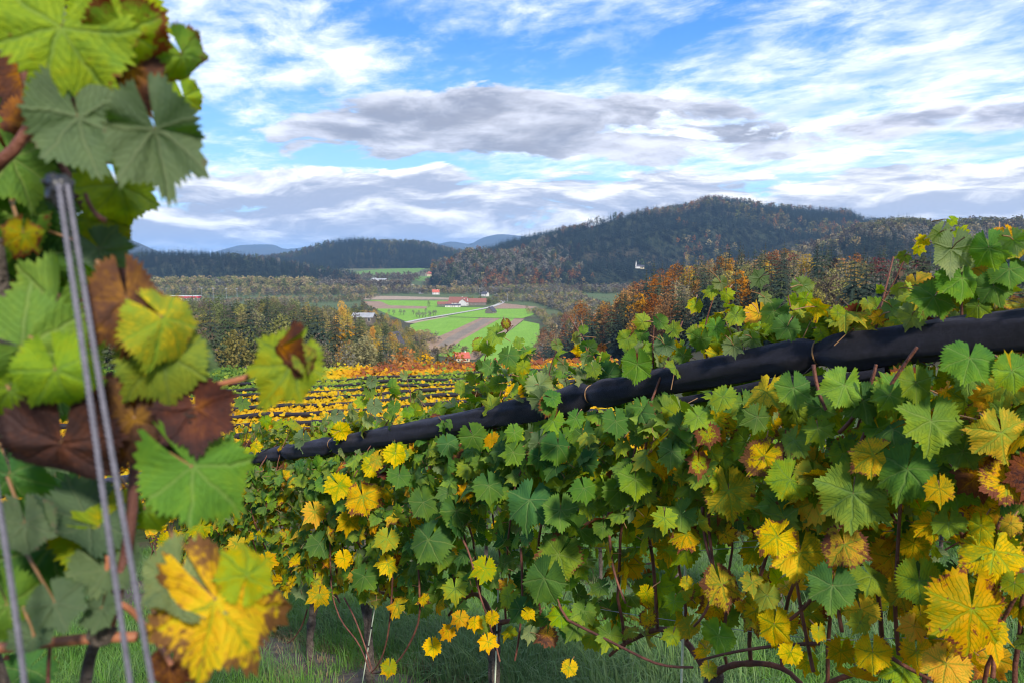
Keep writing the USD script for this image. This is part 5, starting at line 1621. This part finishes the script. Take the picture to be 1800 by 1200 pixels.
# ------------------------------------------------------------------ the vine beside the camera on the left
# pixel, width in pixels, turn of the tip, ripeness, scorch, metres ahead, options
NEARL = [(100, 75, 200, -15, .29, .30, .56, {}), (232, 82, 150, 20, .30, .62, .58, {}), (236, 140, 105, 10, .93, .3, .60, {}), (214, 24, 150, 30, .30, .0, .66, {}), (330, 108, 100, 38, .30, .45, .62, {'fold': .5}),
         (278, 252, 165, 10, .05, .12, .55, {'back': 1}), (145, 232, 175, 12, .08, .05, .57, {'back': 1, 'fold': .3}), (215, 345, 150, 25, .28, .0, .66, {}), (190, 408, 95, 5, .36, .1, .68, {}), (328, 182, 70, 25, .33, .2, .70, {}),
         (18, 66, 120, -10, .08, .0, .60, {'back': 1}), (35, 20, 110, 0, .14, .3, .7, {}), (165, 14, 66, 0, .94, .5, .63, {}), (20, 400, 150, 0, .10, .3, .66, {}), (140, 460, 120, 20, .14, .1, .72, {}), (50, 470, 170, -10, .06, .2, .70, {}), (185, 445, 80, 50, .05, .0, .66, {'back': 1, 'fold': .6}),
         (228, 548, 150, 15, .93, .3, .54, {'fold': .5}), (300, 572, 125, 42, .50, .30, .545, {'fold': .7}), (288, 642, 150, 12, .29, .0, .56, {}), (336, 640, 90, 25, .03, .0, .60, {'back': 1, 'fold': .5}), (85, 560, 190, -30, .14, .15, .58, {}), (60, 618, 180, 70, .2, .1, .55, {}),
         (105, 668, 130, 12, .31, .0, .53, {}), (20, 700, 110, 0, .30, .0, .56, {}), (105, 806, 215, -12, .99, .0, .56, {'fold': .25}), (245, 758, 165, 15, .95, .0, .57, {'fold': .3}), (345, 735, 130, 10, .96, .0, .58, {'back': 1, 'fold': .4}), (262, 690, 90, 10, .9, .2, .6, {}), (170, 700, 90, -10, .97, .0, .62, {}),
         (358, 838, 185, 40, .17, .08, .56, {'fold': .5, 'droop': .5}), (330, 860, 120, 0, .12, .0, .58, {'back': 1}), (400, 1080, 240, 35, .765, .55, .52, {'fold': .45, 'droop': .5, 'grad': -.10}), (305, 1045, 170, -20, .33, .05, .53, {'back': 1}), (440, 1000, 110, 150, .42, .1, .535, {'fold': .4}),
         (90, 985, 190, 0, .06, .1, .64, {}), (145, 930, 150, -40, .02, .0, .62, {'back': 1}), (45, 935, 110, 10, .08, .35, .58, {'back': 1}), (18, 1080, 130, 15, .12, .15, .56, {}), (100, 1070, 90, 10, .05, .0, .56, {'back': 1}), (62, 1130, 90, 0, .06, .0, .55, {'back': 1}), (200, 930, 160, 75, .42, .1, .62, {'fold': .5}),
         (185, 1010, 110, -15, .16, .0, .6, {'back': 1, 'fold': .6}), (178, 1078, 70, -10, .04, .0, .58, {'back': 1}), (500, 655, 140, -35, .33, .05, .60, {'fold': .35}), (478, 612, 100, -75, .93, .3, .60, {'fold': .7}), (540, 625, 50, 170, .40, .5, .60, {'fold': .4}), (300, 1175, 90, 0, .9, .5, .58, {}), (20, 850, 130, 5, .04, .0, .62, {}), (260, 905, 80, 20, .3, .1, .66, {}),
         (55, 235, 110, 0, .9, .3, .68, {}), (30, 300, 150, 20, .1, .1, .66, {}), (40, 420, 60, 0, .5, .5, .6, {}), (130, 310, 100, 30, .1, .0, .7, {}), (240, 640, 60, 0, .92, .2, .58, {}), (150, 590, 90, -20, .2, .2, .66, {}), (10, 560, 110, 0, .94, .3, .66, {})]
NB = np.array([-0.42, 0.62, 0.0])
NB[2] = float(ground_z(NB[0], NB[1]))
near = thing('grapevine', 'close out of focus vine with brown, yellow and green leaves filling the left side', 'grapevine', NB)
rn = np.random.default_rng(5)
STK = []
for px, py, w, roll, age, burn, dist, o in NEARL:
    c = at(px, py, dist)
    sz = w / FPX * dist / 1.56
    a = math.radians(roll)
    tip = RGT * math.sin(a) - np.array([0, 0, 1.0]) * math.cos(a) + np.array([0, -1, 0]) * rn.uniform(-0.2, 0.25)
    tip /= np.linalg.norm(tip)
    view = (CAM - c) / np.linalg.norm(CAM - c)
    nr = view + np.array([0, 0, 1.0]) * rn.uniform(-0.3, 0.6) + RGT * rn.uniform(-0.65, 0.65)
    if o.get('back'):
        nr = -nr
    base = c - tip * sz * 0.22
    leaf = make_leaf(GRID_HI[rn.integers(4)], sz, base, tip, nr, age, burn, rn, fold=o.get('fold', rn.uniform(0.15, 0.6)), droop=o.get('droop', rn.uniform(0.1, 0.7)), wave=rn.uniform(0.10, 0.24), curl=rn.uniform(0.1, 0.7) if age < 0.85 else rn.uniform(0.3, 0.9), grad=o.get('grad', rn.uniform(0.0, 0.2) if age < .8 else 0.02))
    lab = 'brown shrivelled leaf' if age > .85 else 'big yellow leaf with brown spots' if w > 280 else 'pale underside of a leaf turned towards the camera' if o.get('back') else None
    put_leaf(near, leaf, NB, lab)
    dd = np.array([-0.5, 0.55, -0.1]) - tip * 0.5
    STK.append(tube([base, base + dd * 0.03, base + dd * 0.07], [0.0013, 0.0013, 0.0017], 6, cap=False))
# the darker leaves behind them
k = 0
for _ in range(900):
    px, py = rn.uniform(-260, 230), rn.uniform(-150, 1320)
    lim = np.interp(py, [-150, 60, 200, 330, 480, 560, 760, 880, 960, 1060, 1120, 1320], [240, 235, 150, 130, 150, 150, 120, 150, 160, 110, 60, 40])
    if px > lim:
        continue
    dist = rn.uniform(0.68, 1.05)
    c = at(px, py, dist)
    sz = rn.uniform(0.034, 0.052)
    tip = RGT * rn.normal() * 0.6 - np.array([0, 0, 1.0])
    tip /= np.linalg.norm(tip)
    nr = (CAM - c) / np.linalg.norm(CAM - c) * rn.choice([1, 1, 1, -1]) + rn.normal(size=3) * 0.4
    age = rn.choice([0.04, 0.1, 0.16, 0.3, 0.36, 0.93], p=[.25, .25, .2, .12, .08, .10])
    put_leaf(near, make_leaf(GRID_MID[rn.integers(10)], sz, c - tip * sz * .3, tip, nr, age, rn.choice([0, .2, .4]), rn), NB)
    k += 1
    if k >= 215:
        break
v, f = join(STK)
tag(obj('leaf_stalks', (v - NB, f), M_petiole, near, smooth=True), kind='stuff')
M_cane2 = rough_mat('orange_cane', [(0.3, (0.24, 0.085, 0.04)), (0.7, (0.40, 0.16, 0.08))], scale=60.0, rough=0.5, bump=0.2, spec=0.3)


def near_cane(pts, r, mat, name='cane', dist=0.6):
    P = smooth_path([at(x, y, d) for x, y, d in pts], 18)
    obj(name, tube(P - NB, np.interp(np.linspace(0, 1, 18), np.linspace(0, 1, len(r)), r), 8), mat, near, smooth=True)


near_cane([(-260, 1152, .66), (0, 1138, .62), (110, 1126, .60), (240, 1118, .60)], [.0052, .0048, .0046, .0042], M_cane2)
near_cane([(185, 1118, .6), (200, 1060, .6), (222, 990, .6), (232, 900, .62), (236, 700, .66), (225, 500, .7), (130, 330, .7), (60, 190, .7), (20, -60, .72)], [.0052, .0044, .004, .004, .004, .004, .004, .0036, .003], M_cane)
near_cane([(-40, 320, .62), (20, 268, .6), (70, 205, .6), (110, 195, .6), (150, 150, .6), (205, 60, .62)], [.0052, .005, .0042, .003, .0026, .0018], M_cane)
near_cane([(118, 200, .6), (150, 185, .6), (190, 162, .6)], [.002, .0018, .0016], M_cane2, 'leaf_stalk')
near_cane([(130, 200, .6), (138, 160, .6), (134, 130, .6)], [.002, .0018, .0016], M_cane2, 'leaf_stalk')
near_cane([(180, 1030, .6), (192, 1050, .6), (215, 1062, .6), (262, 1110, .58), (302, 1168, .56)], [.0024, .0026, .0026, .0022, .002], M_cane2, 'leaf_stalk')
near_cane([(190, 975, .6), (185, 1040, .6), (178, 1088, .6), (182, 1118, .6)], [.0022, .0022, .0022, .003], M_cane2, 'leaf_stalk')
near_cane([(330, 690, .6), (380, 676, .6), (425, 665, .6), (470, 648, .6), (484, 640, .6)], [.0018, .0022, .0024, .0022, .0015], M_cane2, 'leaf_stalk')
near_cane([(150, 340, .6), (165, 372, .6), (185, 388, .6)], [.0016, .0016, .0022], M_cane, 'tendril')
near_cane([(60, 490, .6), (95, 520, .6), (130, 545, .6)], [.003, .004, .003], M_cane2)
near_cane([(88, 1130, .66), (85, 1180, .66), (84, 1260, .66)], [.0016, .0016, .0016], M_cane)
near_cane([(170, 1120, .7), (155, 1170, .7), (146, 1260, .7)], [.005, .0055, .006], M_trunk)
near_cane([(-10, 420, .64), (10, 600, .66), (0, 760, .68), (-60, 980, .7)], [.006, .006, .006, .007], M_trunk)
P = [(NB + [0.02, 0.02, -0.1]), NB + [0, 0.03, 0.35], NB + [0.03, 0.0, 0.75], at(-30, 1160, .66)]
obj('trunk', tube(smooth_path(P, 16) - NB, np.linspace(0.03, 0.016, 16) * rn.uniform(.9, 1.15, 16), 10), M_trunk, near, smooth=True)
kn = at(178, 1112, .598)
m = trimesh.creation.icosphere(2, 0.0085)
vv = np.array(m.vertices) * [1.2, 1, 1.3]
vv += (meshkit.noise(vv * 300, 3)[:, None] - .5) * 0.004
obj('node', (vv + kn - NB, m.faces), M_trunk, near, smooth=True)


# steel wires running down from a knot
def rope(pts, r):
    P = smooth_path([at(x, y, d) for x, y, d in pts], 150)
    t3 = np.gradient(P, axis=0)
    t3 /= np.linalg.norm(t3, axis=1, keepdims=True)
    a = np.cross(t3, [0, 1, 0])
    b = np.cross(a, t3)
    L = np.r_[0, np.cumsum(np.linalg.norm(np.diff(P, axis=0), axis=1))]
    parts = []
    for k in range(3):
        an = L * 560 + k * 2.094
        q = P + r * 0.52 * (np.cos(an)[:, None] * a + np.sin(an)[:, None] * b)
        parts.append(tube(q, r * 0.56, 6))
    return join(parts)


M_steel = rough_mat('twisted_steel', [(0.3, (0.085, 0.082, 0.105)), (0.7, (0.15, 0.145, 0.18))], scale=200.0, rough=0.5, spec=0.5)
for lab, pts in (('left one of the two twisted steel wires hanging from the dark knot', [(103, 325, .52), (130, 510, .51), (158, 700, .50), (190, 930, .49), (238, 1260, .48)]),
                 ('right one of the two twisted steel wires hanging from the dark knot', [(118, 325, .525), (150, 520, .515), (180, 700, .505), (220, 930, .495), (278, 1260, .485)]),
                 ('steel wire entering low at the left picture edge', [(-60, 640, .50), (-18, 800, .495), (10, 960, .49), (50, 1260, .48)])):
    p0 = at(*pts[-1])
    t = thing('steel_wire', lab, 'wire', p0)
    v, f = rope(pts, 0.0020)
    obj('rope', (v - p0, f), M_steel, t, smooth=True)
kp = at(104, 335, .53)
t = thing('wire_knot', 'dark knot of wire and black netting among the upper left leaves', 'knot', kp)
for k in range(9):
    a = rn.uniform(0, 6.28, 8)
    loop = np.cumsum(rn.normal(size=(9, 3)), axis=0)
    loop = (loop - loop.mean(0)) / np.abs(loop).max() * rn.uniform(0.006, 0.012)
    obj('strand', tube(smooth_path(loop, 30), 0.0013, 5), M_clip, t, smooth=True)
m = trimesh.creation.icosphere(3, 0.0088)
vv = np.array(m.vertices) * [1.0, 0.9, 1.25]
vv *= 1 + 0.9 * (meshkit.fbm(vv * 190, 3, 6)[:, None] - 0.5)
obj('lump', (vv, m.faces), M_clip, t, smooth=True)
# a scrap of fine black netting
np0 = at(118, 148, .60)
t = thing('net_scrap', 'scrap of fine black bird netting in the sky gap at the upper left', 'netting', np0)
parts = []
for i in range(9):
    x = -0.012 + i * 0.003
    parts.append(tube([[x, 0, 0.008], [x + 0.001 * math.sin(i), 0, 0.0], [x, 0, -0.007]], 0.00022, 3))
for i in range(6):
    z = -0.007 + i * 0.003
    parts.append(tube([[-0.012, 0, z], [0.0, 0, z - 0.001], [0.012, 0, z + 0.0008]], 0.00022, 3))
obj('mesh', join(parts), M_clip, t)

# ------------------------------------------------------------------ the next rows behind, seen through the gaps
ry = np.random.default_rng(31)


def simple_vine(base, height, width, nleaf, rg_, age_fn, axis, grids=GRID_LOW, size=(0.05, 0.085), low=0.35):
    L = []
    for _ in range(nleaf):
        u = rg_.uniform(-0.5, 0.5) * width
        h = low + (height - low) * rg_.random() ** 0.8
        c = base + axis * u + np.array([-axis[1], axis[0], 0]) * rg_.normal() * 0.13 + [0, 0, h]
        tip = np.array([0, 0, -1.0]) + rg_.normal(size=3) * 0.5
        tip /= np.linalg.norm(tip)
        nr = NC3 * 0.6 + np.array([0, -0.5, 0.7]) + rg_.normal(size=3) * 0.45
        sz = rg_.uniform(*size)
        age, burn = age_fn(h / height, rg_)
        L.append(make_leaf(grids[rg_.integers(len(grids))], sz, c - tip * sz * .4, tip, nr, age, burn, rg_))
    return L


def green_age(h, rg_):
    return (rg_.uniform(.44, .66), .2) if rg_.random() < 0.25 * (1.4 - h) else (float(np.clip(rg_.normal(.2, .12), 0, .42)), 0.0)


for row, (offn, lab) in enumerate(((3.2, 'second row'), (6.6, 'third row'))):
    k = 0
    for s in np.arange(-1.6, 11.0, 1.0):
        xy = ROW_U * (s + row * 0.4) + ROW_N * (ROW_C + offn)
        q = to_px([xy[0], xy[1], float(ground_z(*xy)) + 0.6])
        if not (380 < q[0] < 1950) or xy[1] < 0.5:
            continue
        base = np.array([xy[0], xy[1], float(ground_z(xy[0], xy[1]))])
        side = ['leftmost seen', 'left of the middle', 'in the middle', 'right of the middle', 'at the right'][min(4, int((q[0] - 380) / 290))]
        t = thing('grapevine', f'shaded vine of the {lab} behind the netted row, {side}', 'grapevine', base, group=f'vines of the {lab} {side}')
        k += 1
        tp = smooth_path([[0, 0, -.1], [ry.uniform(-.05, .05), 0, .35], [ry.uniform(-.08, .08), 0, .75]], 9)
        v, f = tube(tp, np.linspace(.024, .017, 9) * ry.uniform(.8, 1.25, 9), 8)
        obj('trunk', (v, f), M_trunk, t, smooth=True)
        for j in range(4):
            p0 = tp[-1] if j < 2 else tp[-3]
            e = U3 * ry.uniform(-.45, .45)
            obj('cane', tube(smooth_path([p0, p0 + e * .6 + [0, 0, .25], p0 + e + [0, 0, .7]], 8), np.linspace(.006, .003, 8), 5), M_cane, t)
        put_leaves(t, 'foliage', simple_vine(base, 1.26, 1.15, 120, ry, green_age, U3, low=0.62), base)

# ------------------------------------------------------------------ the yellow vineyard below
def vineyard_leaf(name, stops, vary=1.0):
    g = Graph()
    lk = g.n('separate_xyz', vector=g.n('attribute', attribute='look').vector)
    col = g.ramp(lk.x, stops)
    s = g.n('principled_bsdf', base_color=col, roughness=0.7, specular_ior_level=0.1).BSDF
    tr = g.n('translucent_bsdf', color=g.n('hsv', hue=0.5, saturation=1.15, value=1.25, fac=1.0, color=col).color).BSDF
    return g.make(name, surface=g.n('mix_closure', fac=0.35, closure1=s, closure2=tr).closure)


M_yel = vineyard_leaf('small_vine_leaves', [(0.0, (0.035, 0.085, 0.028)), (0.2, (0.08, 0.16, 0.03)), (0.4, (0.26, 0.32, 0.04)), (0.55, (0.54, 0.37, 0.014)), (0.75, (0.60, 0.34, 0.012)), (0.88, (0.42, 0.16, 0.02)), (1.0, (0.22, 0.07, 0.04))])


def leaf_cards(C, size, ages, rg_, nr_bias):
    """small folded leaves of six triangles"""
    n = len(C)
    nr = nr_bias + rg_.normal(size=(n, 3)) * 0.55
    nr /= np.linalg.norm(nr, axis=1, keepdims=True)
    t = np.array([0, 0, -1.0]) + rg_.normal(size=(n, 3)) * 0.6
    t -= nr * (t * nr).sum(1, keepdims=True)
    t /= np.linalg.norm(t, axis=1, keepdims=True)
    X = np.cross(t, nr)
    out = np.array([(0, -0.35, 0), (-0.55, -0.75, -.12), (-0.95, -0.1, -.2), (-0.62, 0.5, -.12), (0, 1.0, -.1), (0.62, 0.5, -.12), (0.95, -0.1, -.2), (0.55, -0.75, -.12)])
    s = (size * rg_.uniform(0.65, 1.2, n))[:, None, None]
    v = C[:, None] + s * (out[None, :, :1] * X[:, None] + out[None, :, 1:2] * t[:, None] + out[None, :, 2:3] * nr[:, None])
    i = np.arange(n)[:, None] * 8
    f = np.vstack([i + [0, b, a] for a, b in ((1, 2), (2, 3), (3, 4), (4, 5), (5, 6), (6, 7))])
    lk = np.repeat(np.stack([ages, ages * 0, ages * 0], 1), 8, 0)
    return v.reshape(-1, 3), f, lk


ROWS = [(17.0, .58, 'nearest'), (19.6, .60, 'second'), (22.2, .60, 'third'), (24.8, .62, 'fourth'), (27.4, .60, 'fifth'), (30.0, .58, 'sixth'), (32.8, .55, 'seventh'), (35.8, .30, 'eighth, greener'), (39.0, .36, 'ninth, yellow green'), (42.4, .50, 'tenth'), (46.0, .62, 'eleventh'), (50.0, .60, 'farthest')]
ROT = 0.16
for k, (y0, age, nm) in enumerate(ROWS):
    xs0, xs1 = -0.78 * y0 - 2.0, 0.0 * y0 + 1.5 + 0.10 * y0
    ln = xs1 - xs0
    n = int(ln * np.interp(y0, [17, 50], [900, 340]))
    x = ry.uniform(xs0, xs1, n)
    y = y0 + ROT * x + ry.normal(size=n) * 0.34
    gz = ground_z(x, y0 + ROT * x)
    hh = 0.25 + 1.30 * ry.random(n) ** 0.5 + (ry.random(n) < 0.07) * ry.uniform(0, 0.3, n)
    C = np.stack([x, y, gz + hh], 1)
    blot = meshkit.fbm(np.stack([x / 1.6, np.full(n, k * 3.0), hh], 1), 3, k)
    a = age + (0.05 if y0 < 34 else 0) + (blot - 0.5) * 0.26 + ry.normal(size=n) * 0.06
    if y0 > 40:
        a = a + np.clip((x + 10.0) / 6.0, -0.4, 0.36)
    a = np.where(ry.random(n) < 0.05, ry.uniform(0.2, 0.4, n), a)
    if k < 6:
        cool = meshkit.noise(np.stack([x / 3.0, 0 * x + k, 0 * x], 1), 40) > 0.82
        a = np.where(cool & (ry.random(n) < .6), a - 0.25, a)
    v, f, lk = leaf_cards(C, 0.082 if y0 < 36 else 0.12, np.clip(a, 0, 1), ry, np.array([0.1, -0.55, 0.9]))
    bx = (xs0 + xs1) / 2
    base = np.array([bx, y0 + ROT * bx, float(ground_z(bx, y0 + ROT * bx))])
    cl = 'green' if age < .4 else 'golden yellow' if y0 < 40 else 'yellow to rust red'
    t = thing('vine_row', f'{cl} vine row of the lower vineyard, {nm} from the camera', 'vine row', base)
    m = put_mesh(path_for('foliage', t), v - base, f, M_yel, None, lk, smooth=False)
    tag(m, kind='stuff')
    for xv in np.arange(xs0 + 0.4, xs1, 1.25 if y0 < 30 else 2.5):
        yv = y0 + ROT * xv
        zv = float(ground_z(xv, yv))
        b = np.array([xv, yv, zv]) - base
        obj('trunk', tube([b - [0, 0, .1], b + [ry.uniform(-.04, .04), 0, .3], b + [0, 0, .75]], [.03, .026, .022], 5), M_trunk, t)
    for xv in np.arange(xs0 + 1.0, xs1, 6.0):
        yv = y0 + ROT * xv
        b = np.array([xv, yv, float(ground_z(xv, yv))]) - base
        obj('post', tube([b - [0, 0, .2], b + [0, 0, .8], b + [0, 0, 1.72]], .035, 6), W_wood, t)
    if 1.0 <= y0 < 40:
        xn = np.arange(xs0, xs1 + 0.1, 1.0)
        P = np.stack([xn, y0 + ROT * xn, ground_z(xn, y0 + ROT * xn) + 1.58 + 0.05 * np.sin(xn * 1.05 + k)], 1)
        tt = thing('net_roll', f'dark netting roll lying on the {nm.split(",")[0]} lower vineyard row', 'netting', P[0])
        v, f = net_roll(P - [0, 0.10, 0], 0.060, [], 20 + k, sides=8, step=0.12)
        obj('roll', (v - P[0], f), M_net, tt, smooth=True)

# ------------------------------------------------------------------ grass
rgz = np.random.default_rng(8)


def tuft(seed, nb, hgt, spread):
    rg_ = np.random.default_rng(seed)
    V, F, n = [], [], 0
    for _ in range(nb):
        a, r = rg_.uniform(0, 6.28), spread * math.sqrt(rg_.random())
        b = np.array([math.cos(a) * r, math.sin(a) * r, -0.01])
        h = hgt * rg_.uniform(0.5, 1.25)
        d = np.array([math.cos(a + rg_.normal()), math.sin(a + rg_.normal()), 0]) * h * rg_.uniform(0.15, 0.9)
        w = np.array([-d[1], d[0], 0]) / (np.linalg.norm(d) + 1e-9) * 0.0022
        m, e = b + d * 0.35 + [0, 0, h * 0.62], b + d + [0, 0, h * rg_.uniform(0.55, 1.0)]
        V += [b - w, b + w, m + w * .8, m - w * .8, e]
        F += [[n, n + 1, n + 2], [n, n + 2, n + 3], [n + 3, n + 2, n + 4]]
        n += 5
    return np.array(V), np.array(F)


M_grass = rough_mat('grass_blades', [(0.3, (0.07, 0.17, 0.024)), (0.7, (0.15, 0.27, 0.045))], scale=1.2, rough=0.6, vary=0.5, translucent=0.3, spec=0.25)
M_grass2 = rough_mat('grass_blades_bluish', [(0.3, (0.075, 0.15, 0.045)), (0.7, (0.16, 0.25, 0.08))], scale=1.2, rough=0.6, vary=0.5, translucent=0.3, spec=0.25)
M_straw = rough_mat('dry_grass', [(0.3, (0.13, 0.10, 0.05)), (0.7, (0.25, 0.19, 0.10))], scale=1.2, rough=0.8, vary=0.4, spec=0.1)
M_flower = rough_mat('small_white_flowers', [(0.3, (0.7, 0.7, 0.66)), (0.7, (0.8, 0.8, 0.78))], scale=1.0, rough=0.8)
N = 30000
r_ = np.sqrt(rgz.uniform(0.5 ** 2, 14.5 ** 2, N * 2))
a_ = rgz.uniform(-0.66, 0.66, N * 2)
keepm = rgz.random(N * 2) < np.interp(r_, [0, 3, 8, 14], [0.5, 1.0, 0.7, 0.35])
r_, a_ = r_[keepm][:N], a_[keepm][:N]
gx, gy = r_ * np.sin(a_), r_ * np.cos(a_)
clump = meshkit.fbm(np.stack([gx * 1.3, gy * 1.3, 0 * gx], 1), 3, 12)
nd = np.abs(((gx * ROW_N[0] + gy * ROW_N[1]) - ROW_C + 1.7) % 3.3 - 1.7)      # distance from the nearest vine line
bare = (nd < 0.32 + 0.25 * (clump - .5)) & (rgz.random(len(gx)) < 0.88)
which = np.where(rgz.random(len(gx)) < 0.10 + 0.5 * (nd < 0.5), 4, np.where(clump > 0.52, 2 + (rgz.random(len(gx)) < .5), (rgz.random(len(gx)) < .5))).astype(int)
gx, gy, clump, which = gx[~bare], gy[~bare], clump[~bare], which[~bare]
sc = (0.55 + 1.1 * clump) * rgz.uniform(0.7, 1.25, len(gx))
instancer('grass', 'tufted green grass between and under the vine rows', [('blades', tuft(1, 34, .13, .075), M_grass), ('long_blades', tuft(2, 30, .18, .07), M_grass), ('cool_blades', tuft(3, 34, .13, .08), M_grass2), ('cool_long_blades', tuft(4, 30, .19, .07), M_grass2), ('dry_blades', tuft(5, 26, .08, .085), M_straw)],
          np.stack([gx, gy, ground_z(gx, gy)], 1), sc, rgz.uniform(0, 6.28, len(gx)), which)
# flat soil strips under the rows
M_soil = rough_mat('bare_soil', [(0.3, (0.06, 0.045, 0.035)), (0.7, (0.13, 0.10, 0.078))], scale=9.0, detail=6.0, bump=1.0, coord='world')
for lab, offn in (('bare soil strip under the netted vine row', 0.0), ('bare soil strip under the second vine row', 3.3), ('bare soil strip under the third vine row', 6.6)):
    ss = np.linspace(-2, 16, 120)
    ww = np.linspace(-0.32, 0.32, 5)
    S, Wd = np.meshgrid(ss, ww, indexing='ij')
    wob = 0.10 * (meshkit.noise(np.stack([S * 2, Wd * 0 + offn, 0 * S], -1), 4) - .5)
    xy = S[..., None] * ROW_U + (ROW_C + offn + Wd * (1 + wob * 3))[..., None] * ROW_N
    z = ground_z(xy[..., 0], xy[..., 1]) + 0.006 + 0.02 * (1 - (Wd / .32) ** 2) + 0.02 * meshkit.noise(np.stack([S * 14, Wd * 14, 0 * S], -1), 9)
    v = np.concatenate([xy, z[..., None]], -1).reshape(-1, 3)
    i, j = np.meshgrid(np.arange(119), np.arange(4), indexing='ij')
    q = np.stack([i * 5 + j, i * 5 + j + 1, (i + 1) * 5 + j + 1, (i + 1) * 5 + j], -1).reshape(-1, 4)
    f = np.vstack([q[:, [0, 1, 2]], q[:, [0, 2, 3]]])
    if np.cross(v[f[0, 1]] - v[f[0, 0]], v[f[0, 2]] - v[f[0, 0]])[2] < 0:
        f = f[:, ::-1]
    tag(obj('soil_strip', (v, f), M_soil, smooth=True), lab, kind='structure')

# ------------------------------------------------------------------ the air
g = Graph()
vol = g.n('principled_volume', color=(0.42, 0.68, 1.0), density=5.2e-5, anisotropy=0.2)
tag(obj('haze', box(-37000, 37000, -37000, 37000, -3.0, 475.0), g.make('haze_air', volume=vol.volume)), kind='stuff', label='thin blue haze in the valley air')
